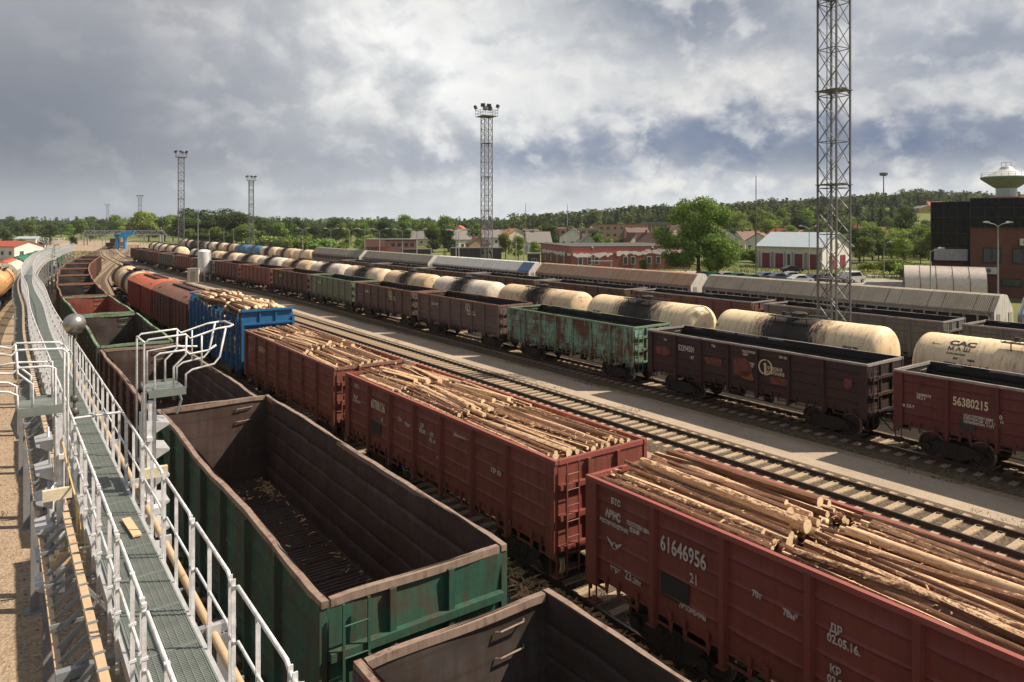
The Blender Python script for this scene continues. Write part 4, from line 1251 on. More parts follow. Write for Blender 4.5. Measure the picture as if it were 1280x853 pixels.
o = STUFF.build('log', [LOGS, LOGEND], smooth='all', fix=True); tag(o, 'mass of logs filling the blue carrier and the lower layers of the log wagons', 'logs', kind='stuff')
# core of each pile so that no light falls through
# bark litter on loads and along the tracks beside the log wagons
m = MB(); rnd = random.Random(9)
def chip(p, s, M=None):
    a = rnd.uniform(0, 6.28); l = s*rnd.uniform(.6,2.2); w = s*rnd.uniform(.15,.5); t = rnd.uniform(-.5,.5)
    dx, dy = math.cos(a), math.sin(a)
    v = [Vector((dx*l-dy*w, dy*l+dx*w, t*l)), Vector((-dx*l-dy*w, -dy*l+dx*w, -t*l)), Vector((-dx*l+dy*w, -dy*l-dx*w, -t*l+w)), Vector((dx*l+dy*w, dy*l-dx*w, t*l+w*.5)), Vector((0,0,w*1.3))]
    v = [q+Vector(p) for q in v]
    if M: v = [M @ q for q in v]
    m.add(v, [(0,1,4),(1,2,4),(2,3,4),(3,0,4)])
for root, n in ((B1,900),(B2,700),(B3,300)):
    MM = wmat(root)
    for k in range(n):
        x = rnd.uniform(-1.38,1.38); chip((x, rnd.uniform(-6.2,6.2), 3.40+.14*(1-(x/1.4)**2)+rnd.uniform(-.03,.07)), rnd.uniform(.015,.045), MM)
for root, n, zf in ((A[0],700,1.42),(A[1],300,1.42),(A[2],200,1.42)):
    MM = wmat(root)
    for k in range(n):
        y_ = rnd.choice((rnd.uniform(-6.2,6.2), rnd.gauss(5.2,.5), rnd.gauss(-5.3,.5))); y_ = max(-6.25, min(6.25, y_))
        chip((rnd.choice((rnd.uniform(-1.4,1.4), rnd.gauss(-1.25,.1), rnd.gauss(1.25,.1))), y_, zf), rnd.uniform(.015,.06), MM)
for k in range(1500):
    s_ = S0+rnd.choice((rnd.gauss(13,1.6), rnd.gauss(12.8,1.0), rnd.uniform(0,40), rnd.uniform(8,22))); off = rnd.choice((-1,-1,1))*rnd.uniform(.9,1.9)
    p = PB.pt(s_, off, dz=.14); chip((p.x,p.y,p.z+rnd.uniform(-.02,.08)), rnd.uniform(.03,.13))
tag(m.build('bark_litter', [BARKBIT]), 'torn bark and wood chips on the log loads and along the rails', 'bark litter', kind='stuff')
# pebbles and clods on the yard ground near the camera
m = MB(); rnd = random.Random(19)
for k in range(9000):
    r_ = rnd.random()
    if r_ < .6: p_, q_ = rnd.uniform(-7, 1.6), rnd.uniform(8, 60)
    elif r_ < .8: p_, q_ = rnd.uniform(15, 22.2), rnd.uniform(5, 50)
    else: p_, q_ = rnd.gauss(27, .35), rnd.uniform(8, 70)
    x, y = W(p_, q_); z = g(x, y); s = rnd.uniform(.015,.05)
    a = rnd.uniform(0,6.28); v = [(x+s*math.cos(a+i*2.09)*rnd.uniform(.7,1.3), y+s*math.sin(a+i*2.09)*rnd.uniform(.7,1.3), z-.01) for i in range(3)]+[(x+rnd.uniform(-.3,.3)*s, y, z+s*rnd.uniform(.5,1))]
    m.add(v, [(0,1,3),(1,2,3),(2,0,3)])
tag(m.build('loose_stone', [gravel_mat('loose_stone_grey', (.16,.12,.09), (.45,.36,.27), 3)]), 'loose stones and clods scattered over the yard dirt', 'stones', kind='stuff')

# ------------------------------------------------------------------ walkway
DK = 4.58
def walkway():
    t = thing('elevated_walkway', 'long grey steel walkway with grated deck and double railings curving along the wagons', 'walkway', PW.pt(S0, 0, z=0))
    base = Vector(t.location)
    W2 = .335
    # one deck panel
    m = MB()
    for k in range(29): m.box(-W2+.02,W2-.02,-.485+k*.0338,-.485+k*.0338+.014,-.03,0)
    for k in range(9): m.box(-.3+k*.075-.004,-.3+k*.075+.004,-.49,.49,-.012,.003)
    for s in (-1,1): m.box(min(s*W2,s*(W2-.02)),max(s*W2,s*(W2-.02)),-.495,.495,-.05,.006)
    for e in (-1,1): m.box(-W2+.021,W2-.021,min(e*.495,e*.475),max(e*.495,e*.475),-.05,.005)
    pan = m.mesh('deck_panel', [GRATE])
    m = MB(); m.box(-W2,W2,-.5,.5,-.05,.005); pans = m.mesh('deck_panel', [GRATE])
    s = 9.5; k = 0; far = MB()
    while s < 175:
        p = PW.pt(s+.5, 0, z=DK); d = PW.dir(s+.5); rz = math.atan2(-d.x, d.y)
        if k < 100: ob('deck_panel', pan if s < 95 else pans, t, p-base, rz)
        else: far.cb(p-base, (2*W2,1.0,.05), 0, rz=rz)
        s += 1.0; k += 1
    if far.v: tag(far.build('deck_panel', [GRATE], t), kind='stuff')
    # stringers
    for sd in (-1,1):
        m = MB(); s = 9.0
        while s < 174:
            m.bar(PW.pt(s, sd*(W2+.03), z=DK-.10)-base, PW.pt(s+2, sd*(W2+.03), z=DK-.10)-base, .05, .16); s += 2
        m.build('stringer', [GALV], t)
    # railings
    pm = MB(); pm.box(-.021,.021,-.008,.008,-.42,1.13)
    for z in (.25,.62): pm.box(-.035,.035,-.015,.015,z,z+.025)
    pm.cb((.0,0,1.13), (.045,.045,.03))
    post = pm.mesh('railing_post', [WHITE_STEEL])
    n = 0; stf = MB()
    for sd in (-1,1):
        hr = MB(); mr = MB(); s = 9.0; off = sd*(W2+.06)
        pts = []; mid = []
        while s < 174:
            # sections of 1.8 m whose rails kink at the joints
            for ds, dz1, dz2 in ((0.0,1.06,.52),(.12,1.13,.60),(1.55,1.13,.60),(1.68,1.06,.52)):
                pts.append(PW.pt(s+ds, off, z=DK+dz1)-base); mid.append(PW.pt(s+ds, off, z=DK+dz2)-base)
            for ds in (0.03, .62, 1.72) if sd < 0 else (0.03, .9, 1.72):
                p = PW.pt(s+ds, off, z=DK)-base; d = PW.dir(s+ds); rz = math.atan2(-d.x, d.y)
                if n < 100 and s < 62: ob('railing_post', post, t, p, rz); n += 1
                else: 
                    stf.cb(p+Vector((0,0,.36)), (.042,.016,1.55), rz=rz)
            s += 1.8
        hr.tube(pts, .021, 7); hr.build('handrail', [WHITE_STEEL], t, smooth='all')
        mr.tube(mid, .017, 6); mr.build('midrail', [WHITE_STEEL], t, smooth='all')
        kp = MB(); s = 9
        while s < 174: kp.bar(PW.pt(s, off, z=DK+.07)-base, PW.pt(s+1.8, off, z=DK+.07)-base, .008, .11); s += 1.8
    tag(stf.build('railing_post', [WHITE_STEEL], t), kind='stuff')
    # columns and crossbeams
    s = 13.2; k = 0
    while s < 172:
        p = PW.pt(s, 0, z=0)-base; d = PW.dir(s); rz = math.atan2(-d.x, d.y)
        gz = PW.pt(s, 0, dz=0).z-.1
        m = MB()
        for x in (-.75,.75):
            m.box(x-.09,x+.09,-.10,-.085,gz,DK-.34); m.box(x-.09,x+.09,.085,.10,gz,DK-.34); m.box(x-.008,x+.008,-.085,.085,gz,DK-.34)
            m.box(x-.2,x+.2,-.2,.2,gz,gz+.12)
        m.bar((-.75,0,1.2),(.75,0,3.4),.06); m.bar((.75,0,1.2),(-.75,0,3.4),.06)
        m.build('support_column', [plain('column_paint', (.20,.20,.21), .6)], t, p, rz)
        m = MB(); m.box(-.98,.9,-.05,.05,DK-.34,DK-.24); m.build('crossbeam', [BLUEG], t, p, rz)
        s += 6.0
    # small brackets that carry the cable rack
    m = MB(); s = 9.6
    while s < 120:
        a = PW.pt(s, -W2-.05, z=DK-.30)-base; b = PW.pt(s, -.98, z=DK-.30)-base
        m.bar(a, b, .03, .04); m.bar(PW.pt(s, W2+.02, z=DK-.28)-base, PW.pt(s, .68, z=DK-.28)-base, .03, .03); s += 1.2
    m.build('bracket', [BLUEG], t)
    return t
TAN = wagon('tan_rack_paint', (.46,.33,.21), .15, .15, .2, seed=61, zdirt=False)
BLUEG = plain('rack_strut_grey', (.22,.24,.26), .5, .3)
walkway()
def rack():
    t = thing('cable_rack', 'tan ladder-like rack running beside the left edge of the walkway', 'cable rack', PW.pt(S0, -.62, z=0)); base = Vector(t.location)
    for (off, z, w) in ((-.60,DK-.04,.09),(-.93,DK-.42,.07)):
        m = MB(); s = 9
        while s < 150: m.bar(PW.pt(s,off,z=z)-base, PW.pt(s+1.5,off,z=z)-base, w, w*1.0); s += 1.5
        m.build('rack_beam', [TAN], t)
    m = MB(); s = 9
    while s < 110:
        m.bar(PW.pt(s,-.60,z=DK-.08)-base, PW.pt(s+.12,-.93,z=DK-.42)-base, .045); m.bar(PW.pt(s,-.60,z=DK+.012)-base, PW.pt(s+.04,-.60,z=DK+.012)-base, .12,.012); s += .36
    m.build('rack_strut', [BLUEG], t)
rack()
t = thing('supply_pipe', 'tan pipe running under the right railing of the walkway', 'pipe', PW.pt(S0, .58, z=0)); base = Vector(t.location)
m = MB(); m.tube([PW.pt(9+i*1.5, .60, z=DK-.26)-base for i in range(95)], .05, 10); m.build('pipe', [TAN], t, smooth='all')
m = MB()
for i in range(46):
    p = PW.pt(10+i*3, .60, z=DK-.22)-base; m.cb(p, (.16,.06,.16), rz=TH)
m.build('pipe_clamp', [GALV], t)

# folding access ladders with cage rails
def fold_ladder(label, q, side, z0=DK, group=None):
    p = PW.pt(S0+q, side*.62, z=0); d = PW.dir(S0+q)
    t = thing('folding_gangway', label, 'gangway', p, math.atan2(-d.x, d.y), group)
    X = lambda x: side*(x if x < .62 else .62+(x-.62)*.62)
    m = MB()
    for y in (-.36,.36): 
        m.box(min(X(.02),X(.10)),max(X(.02),X(.10)),y-.035,y+.035,z0-1.3,z0+1.55)
        m.box(min(X(-.01),X(.018)),max(X(-.01),X(.018)),y-.06,y+.06,z0-1.3,z0+1.2)
    m.box(min(X(-.12),X(.2)),max(X(-.12),X(.2)),-.5,.5,z0-.42,z0-.30); m.box(min(X(.0),X(.1)),max(X(.0),X(.1)),-.31,.31,z0+.5,z0+.56)
    for zz in (-.9,-.2,.3,.9): m.cb((X(.03),-.42,z0+zz), (.09,.12,.07)); m.cb((X(.03),.42,z0+zz), (.09,.12,.07))
    m.build('mast', [WHITE_STEEL], t)
    for k in range(6):
        m = MB(); z = z0-1.15+k*.46
        m.prism([(X(.14),z),(X(.38),z-.05),(X(.37),z-.08),(X(.15),z-.20)], -.30, .30, 'Y')
        m.build('tread', [GALV], t)
    m = MB(); m.box(min(X(.02),X(.62)),max(X(.02),X(.62)),-.42,.42,z0+1.66,z0+1.70)
    m.box(min(X(.02),X(.62)),max(X(.02),X(.62)),-.44,-.42,z0+1.6,z0+1.74); m.box(min(X(.02),X(.62)),max(X(.02),X(.62)),.42,.44,z0+1.6,z0+1.74)
    m.tube([(X(.6),.3,z0+1.62),(X(.72),.3,z0+1.35),(X(.6),.3,z0+1.1)], .025, 6)
    m.build('top_step', [GRATE], t)
    for y in (-.40,.40):
        m = MB(); r = .019
        m.tube([(X(-.05),y,z0+.3),(X(-.05),y,z0+2.55),(X(.02),y,z0+2.62),(X(.62),y,z0+2.66),(X(.74),y,z0+2.58),(X(1.5),y,z0+2.72),(X(1.86),y,z0+2.74)], r, 7)
        m.tube([(X(.12),y,z0+.5),(X(.12),y,z0+2.32),(X(.2),y,z0+2.36),(X(.6),y,z0+2.38),(X(.72),y,z0+2.30),(X(1.25),y,z0+2.34),(X(1.45),y,z0+2.42)], r, 7) if y < 0 else m.tube([(X(.12),y,z0+1.7),(X(.12),y,z0+2.3),(X(.6),y,z0+2.34),(X(1.2),y,z0+2.30)], r, 7)
        m.tube([(X(.42),y,z0+1.7),(X(.42),y,z0+2.1),(X(.62),y,z0+2.3),(X(.64),y,z0+2.64)], r, 7)
        m.tube([(X(.62),y,z0+1.7),(X(.62),y,z0+1.95),(X(.8),y,z0+2.02),(X(1.4),y,z0+2.08),(X(1.55),y,z0+2.2),(X(1.72),y,z0+2.72)], r, 7)
        m.tube([(X(1.05),y,z0+2.04),(X(1.05),y,z0+2.62)], r*.8, 6)
        m.build('cage_rail', [WHITE_STEEL], t, smooth='all')
    m = MB(); m.tube([(X(1.84),-.40,z0+2.74),(X(1.97),-.3,z0+2.75),(X(1.97),.3,z0+2.75),(X(1.84),.40,z0+2.74)], .019, 7)
    m.tube([(X(-.05),-.40,z0+2.58),(X(-.05),.40,z0+2.58)], .019, 6)
    m.build('end_rail', [WHITE_STEEL], t, smooth='all')
    m = MB(); m.tube([(X(.16),.0,z0-.9),(X(.16),.0,z0+.4)], .05, 10); m.tube([(X(.16),0,z0+.4),(X(.2),0,z0+1.3)], .022, 6)
    m.build('spring_cylinder', [GALV], t, smooth='all')
    m = MB(); m.box(min(X(-.1),X(.3)),max(X(-.1),X(.3)),-.56,-.47,z0+.25,z0+.42); m.build('junction_box', [plain('cream_box', (.60,.52,.38))], t)
    return t
GW = 'folding gangways along the walkway'
fold_ladder('raised folding gangway with white cage rails reaching over the empty wagons', 14.2, 1)
fold_ladder('raised folding gangway with white cage rails reaching past the left edge of the photo', 14.0, -1)
for q in (122, 128): fold_ladder('far white folding gangway where the walkway meets the gantry', q, 1 if q < 125 else -1, group='far gangways at the end of the walkway')
# rope on the left gangway
p0 = PW.pt(S0+13.3, -.66, z=DK+1.2); p1 = PW.pt(S0+12.9, -.5, z=DK+.35)
m = MB(); m.tube([p0, p0.lerp(p1,.5)+Vector((0,0,-.05)), p1, p1+Vector((0.02,0,-.6)), p1+Vector((.05,0,-1.1))], .014, 5)
m.tube([p1, p1+Vector((.05,.03,-.5)), p1+Vector((.1,.05,-1.0))], .014, 5)
tag(m.build('rope', [plain('rope_yellow', (.60,.42,.16))]), 'yellow rope tied to the left folding gangway', 'rope')
p = PW.pt(S0+12.5, -.72, z=DK-.33)
tag(MB().cb(p, (.30,.22,.10), rz=TH).cb(p+Vector((.03,0,.09)), (.2,.2,.07), rz=TH+.1).build('wood_block', [plain('tan_block', (.58,.42,.25))]), 'tan block lying at the foot of the left folding gangway', 'block')
p = PW.pt(S0+12.2, -.75, z=DK-.1)
# silver ball lamp
Yl = 14.1; xl = (93-640)/F*Yl
t = thing('ball_lamp', 'silver ball lamp on a thin pole rising through the walkway', 'lamp', (xl, Yl, DK+.0))
m = MB(); m.tube([(0,0,-.4),(0,0,2.5)], .028, 10); m.cb((0,0,.95), (.12,.12,.14)); m.cb((0,0,1.2), (.1,.1,.12)); m.build('pole', [plain('pole_dark', (.09,.085,.08), .4)], t, smooth='all')
m = MB(); m.lathe([(.2*math.sin(math.pi*i/18), -.2*math.cos(math.pi*i/18)) for i in range(1,18)], 28, 'Z', (0,0,2.67)); 
m.build('globe', [plain('silver_globe', (.42,.39,.37), .28, .85, .06, 3, .02)], t, smooth='all')
m = MB(); m.lathe([(.05,2.44),(.13,2.5),(.15,2.56),(.05,2.53)], 18); m.build('globe_collar', [plain('pole_dark', (.09,.085,.08), .4)], t)
a = PW.pt(S0+15.0, -.40, z=DK+1.15); b = PW.pt(S0+15.0, .40, z=DK+1.15)
tag(MB().tube([a, b], .022, 8).cb((a+b)/2-Vector((.12,0,0)), (.1,.08,.08)).build('crossbar', [WHITE_STEEL], smooth=True), 'short white bar across the walkway at the ball lamp', 'crossbar')
# worn boards on the deck
p = PW.pt(S0+12.2, .16, z=DK+.035); tag(MB().cb(p, (.12,.8,.025), rz=TH+.06).build('board', [plain('tan_board', (.60,.42,.26))]), 'tan board lying on the walkway deck', 'board')
# ------------------------------------------------------------------ masts and lamps
def lattice(label, px, Y, H, w, cat='mast', ring=3.05, heads=True, group=None, thick=.07, top=True, zb=None):
    P = at(px, Y); 
    if zb is not None: P.z = zb
    t = thing('lighting_mast', label, cat, P, .515, group)
    h = w/2
    m = MB()
    for sx in (-1,1):
        for sy in (-1,1): m.box(sx*h-thick/2,sx*h+thick/2,sy*h-thick/2,sy*h+thick/2,-.3,H)
    m.build('mast_leg', [GALV], t) if False else None
    for sx in (-1,1):
        for sy in (-1,1):
            l = MB(); l.box(sx*h-thick/2,sx*h+thick/2,sy*h-thick/2,sy*h+thick/2,-.3,H); l.build('mast_leg', [MASTM], t)
    m = MB(); z = 0; k = 0; st = ring/2
    while z < H-.1:
        z2 = min(H, z+st)
        for a, b in (((-h,-h),(h,-h)),((h,-h),(h,h)),((h,h),(-h,h)),((-h,h),(-h,-h))):
            m.bar((a[0],a[1],z),(b[0],b[1],z2), thick*.36); m.bar((b[0],b[1],z),(a[0],a[1],z2), thick*.36)
            if k % 2 == 0: m.bar((a[0],a[1],z),(b[0],b[1],z), thick*.5)
        z = z2; k += 1
    m.build('bracing', [MASTM], t)
    m = MB(); 
    for x in (-.18,.18): m.bar((x,h*.55,0),(x,h*.55,H), .04)
    for i in range(int(H/.4)): m.bar((-.18,h*.55,i*.4),(.18,h*.55,i*.4), .02)
    m.build('climbing_ladder', [MASTM], t)
    for zz in [x for x in (6.2,12.4,18.6,24.8) if x < H-2]:
        m = MB(); m.box(-h-.12,h+.12,-h-.12,h+.12,zz,zz+.05); m.box(-h*.3,h*.3,-h-.16,h+.16,zz+.05,zz+.12)
        m.build('rest_platform', [MASTM], t)
    if top:
        m = MB(); e = h+.75
        m.box(-e,e,-e,e,H,H+.08)
        for a, b in (((-e,-e),(e,-e)),((e,-e),(e,e)),((e,e),(-e,e)),((-e,e),(-e,-e))):
            for zz in (.6,1.15): m.bar((a[0],a[1],H+zz),(b[0],b[1],H+zz), .05)
            for q in (0,.33,.66): 
                c = Vector((*a,0)).lerp(Vector((*b,0)), q); m.bar((c.x,c.y,H),(c.x,c.y,H+1.15), .05)
        m.build('top_platform', [MASTM], t)
        if heads:
            for x, y in ((-e,-e),(e,-e),(-e*.2,-e),(e*.35,e),(-e,e),(e,e)):
                m = MB(); m.bar((x,y,H+1.1),(x,y,H+1.5), .08); m.cb((x,y,H+1.85), (.75,.45,.62), rx=.35, rz=math.atan2(x, -y))
                m.build('floodlight', [plain('lamp_housing', (.06,.06,.065))], t)
    return t
MASTM = plain('mast_steel', (.14,.14,.145), .5, .3)
lattice('tallest grey lattice mast rising out of the top of the photo', 1042.3, 47.3, 31, 1.40, thick=.10, zb=-.6)
lattice('lattice lighting mast standing behind the whitish roofed wagon', 608.3, 133, 29.8, 1.55, thick=.13)
lattice('lattice lighting mast left of the round-topped tree grove', 226.5, 243, 32.6, 1.8, thick=.17)
lattice('lattice lighting mast in front of the dark tree grove', 314, 312, 28.9, 1.8, thick=.19)
lattice('small distant lattice mast right of the gantry', 175, 545, 30, 2.2, thick=.2)
lattice('farthest tiny lattice mast above the gantry', 134.5, 760, 29, 2.4, thick=.2)
LAMPM = plain('lamp_post_grey', (.30,.31,.31), .5, .2)
def street_lamp(label, px, Y, H, double=True, group=None, rz=0):
    t = thing('street_lamp', label, 'street lamp', at(px, Y), rz, group)
    m = MB(); m.tube([(0,0,0),(0,0,H*.5),(0,0,H)], [.11,.085,.055], 8); m.box(-.13,.13,-.13,.13,0,.9); m.build('post', [LAMPM], t, smooth=True)
    for s in (-1,1) if double else (1,):
        m = MB(); m.tube([(0,0,H-.05),(s*.5,0,H+.28),(s*1.15,0,H+.38)], .035, 6); m.build('arm', [LAMPM], t)
        m = MB(); m.prism([(s*1.0,H+.36),(s*1.75,H+.44),(s*1.75,H+.56),(s*1.3,H+.62),(s*1.0,H+.5)], -.17, .17, 'Y'); m.build('lamp_head', [plain('lamp_head_pale', (.5,.5,.5), .4)], t)
    return t
G60 = 'double lamp posts in a row behind the roofed wagons'
for i,(px) in enumerate((378.5,413.7,437,456,474.5,503,521,570,573.5,645,655)):
    u = (px-640)/F; Y = 60.5/(CT*u+ST); lab = ['leftmost double lamp post behind the tank wagons','second double lamp post from the left behind the tank wagons','third double lamp post from the left behind the tanks','lamp post just left of the orange and pink building','lamp post in front of the orange part of the building','lamp post in front of the pink part of the building','lamp post in front of the dark box beside the pink building','left one of two lamp posts close together left of the big lattice mast','right one of two lamp posts close together left of the big lattice mast','left lamp post of the pair left of the brick building','right lamp post of the pair left of the brick building'][i]
    street_lamp(lab, px, Y if i < 9 else Y*1.15, 8.5, True, G60)
street_lamp('double lamp post in front of the big round tree', 857, 148, 9.2)
street_lamp('double lamp post in front of the white hall with red doors', 1011.5, 125, 9.1)
street_lamp('tall double lamp post in front of the brown office wall', 1247.5, 88, 9.6)
street_lamp('single lamp post on the grass beside the white van', 1105, 131, 6.2, False)
street_lamp('thin lamp post before the arched metal canopy', 1163, 92, 6.3, False)
def pole(label, px, Y, H, r=.09, name='pole', cat='pole', mat=None, extra=None):
    t = thing(name, label, cat, at(px, Y))
    m = MB(); m.tube([(0,0,0),(0,0,H)], [r,r*.5], 7); m.build('shaft', [mat or LAMPM], t, smooth=True)
    if extra:
        m = MB(); extra(m, H); m.build('crossarm', [mat or LAMPM], t)
    return t
pole('tall thin antenna mast with small cross platform left of the white hall', 945, 150, 20.0, .16, 'antenna_mast', 'antenna', plain('dark_mast', (.12,.11,.10)), lambda m,H: (m.box(-.6,.6,-.1,.1,8.8,9.0), m.box(-.25,.25,-.2,.2,8.9,9.7), m.bar((-.6,0,8.9),(0,0,8.0),.06), m.bar((.6,0,8.9),(0,0,8.0),.06)))
pole('distant tower with dark round cap on the wooded hill', 1104.5, 700, 34, .8, 'hill_tower', 'tower', plain('dark_mast', (.12,.11,.10)), lambda m,H: m.lathe([(1.0,H-2),(3.6,H-1.2),(3.8,H+1.2),(2.0,H+1.6),(.3,H+2)], 14))
pole('thin red and white mast above the town roofs', 657, 420, 22, .25, 'radio_mast', 'antenna', plain('mast_red', (.35,.12,.1)))
pole('thin church-like mast above the apartment roofs', 709, 430, 21, .3, 'radio_mast', 'antenna', LAMPM)
pole('slim pole standing by the white silo', 247.5, 118, 12, .08, 'pole')
for i,(px,Y,H) in enumerate(((280,260,9),(262,300,8),(292,230,8),(205,330,9),(189,350,9),(118,300,9))):
    pole(['slim yard pole right of the nearest left lattice mast','slim pole above the red topped wagons','thin pole left of the dark grove mast','thin pole at the right leg of the gantry','thin pole under the gantry','thin pole left under the gantry'][i], px, Y, H, .08)
# ------------------------------------------------------------------ silo
P_ = at(255.5, 122); t = thing('storage_silo', 'white cylindrical silo on short legs between the tracks', 'silo', P_)
m = MB(); m.lathe([(0,1.0),(.25,1.1),(.98,1.9),(1.0,1.95),(1.0,5.2),(.8,5.4),(0,5.5)], 24); m.build('vessel', [plain('silo_white', (.60,.60,.62), .5, 0, .15, 1.5)], t, smooth=True)
for k in range(4):
    a = k*math.pi/2+.5; m = MB(); m.bar((.8*math.cos(a),.8*math.sin(a),0),(.8*math.cos(a),.8*math.sin(a),2.1), .12); m.build('leg', [GALV], t)
m = MB(); m.bar((1.1,-.3,.5),(1.1,-.3,5.4),.05); m.bar((1.1,.1,.5),(1.1,.1,5.4),.05); [m.bar((1.1,-.3,.6+i*.4),(1.1,.1,.6+i*.4),.03) for i in range(12)]; m.build('ladder', [GALV], t)
P_ = at(243.5, 121); t = thing('equipment_cabin', 'small pale cabin left of the white silo', 'cabin', P_)
MB().box(-.9,.9,-.8,.8,0,2.3).build('cabin_wall', [plain('cabin_cream', (.5,.46,.38))], t); MB().box(-1,1,-.9,.9,2.3,2.42).build('roof', [GALV], t); MB().box(-.4,.4,-.84,-.805,.1,1.9).build('door', [plain('cabin_door', (.3,.28,.25))], t)
# ------------------------------------------------------------------ gantry and blue loader
Y = 330; x0 = (107-640)/F*Y; x1 = (202-640)/F*Y; gz = -.3
t = thing('truss_gantry', 'pale steel truss gantry spanning the far end of the yard', 'gantry', (x0, Y, gz)); Lg = x1-x0
m = MB()
for y in (-1.3,1.3):
    for z in (4.8,6.7): m.bar((0,y,z),(Lg,y,z), .28)
    n = 16
    for i in range(n): m.bar((Lg*i/n,y,4.8 if i%2 else 6.7),(Lg*(i+1)/n,y,6.7 if i%2 else 4.8), .16)
for z in (4.8,6.7):
    for i in range(17): m.bar((Lg*i/16,-1.3,z),(Lg*i/16,1.3,z), .12)
m.build('truss', [GALV], t)
for x in (0,.3,8.5,Lg-9,Lg-.3,Lg):
    for y in (-1.3,1.3): MB().bar((x,y,0),(x,y,4.8),.28).build('leg', [GALV], t)
m = MB(); m.bar((-6,0,0),(-.2,0,6.5),.25); m.bar((Lg+6,0,0),(Lg+.2,0,6.5),.25); m.bar((Lg+6,0,.9),(Lg+.2,0,7.4),.1); m.build('stair', [GALV], t)
P_ = at(152, 285); BL = plain('loader_blue', (.02,.22,.50), .45)
t = thing('blue_loader', 'bright blue loading crane under the gantry', 'crane', P_, .2)
for x in (-1.6,1.2): MB().box(x-.35,x+.35,-1,1,0,4.6).build('leg', [BL], t)
MB().box(-2.2,1.8,-1.1,1.1,4.6,6.2).build('machine_house', [BL], t)
MB().prism([(1.8,4.8),(4.6,6.4),(4.9,7.6),(1.0,6.9),(-.5,6.2)], -.7, .7, 'Y').build('boom', [BL], t)
MB().box(-1.9,-.6,-1.15,-1.102,5.0,5.8).build('cab_window', [GLASSM], t)
t = thing('small_locomotive', 'dark shunting locomotive beside the blue loading crane', 'locomotive', at(143.5, 290), .15); m = MB(); m.box(-1.5,1.5,-5,5,1,2.6); m.box(-1.5,1.5,-1,2,2.6,4.2); m.build('body', [plain('loco_dark', (.06,.03,.03))], t); MB().box(-1.3,1.3,-1.04,-1.002,3.1,3.9).build('cab_window', [GLASSM], t)
for y in (-3.4,3.4): ob('bogie', BOG, t, (0,y,0))

# ------------------------------------------------------------------ buildings
def bmat(name, col, rough=.85, var=.12): return plain('wall_'+name, col, rough, 0, var, .6, .05)
BR = {}
def brick(name, col):
    if name in MATS: return MATS[name]
    m, G, b = mat_(name); v = G.coord('Object')
    bt = G.new('ShaderNodeTexBrick'); bt.inputs['Scale'].default_value = 1.5; G.put(bt.inputs['Color1'], col); G.put(bt.inputs['Color2'], tuple(c*.75 for c in col)); G.put(bt.inputs['Mortar'], tuple(c*.6 for c in col))
    rv = G.sep(v); G.put(bt.inputs[0], G.comb(G.math('ADD', rv[0], rv[1]), rv[2], 0))
    n = G.noise(v, .5, 5, .7); c = G.mix(G.math('MULTIPLY', G.ramp(n, [(.35,0),(.7,1)]), .35), bt.outputs[0], tuple(x*.55 for x in col))
    setb(G, b, c, .85); MATS[name] = m; return m
DOORM = plain('door_brown', (.10,.06,.045)); FRAMEW = plain('frame_white', (.55,.55,.53), .5)
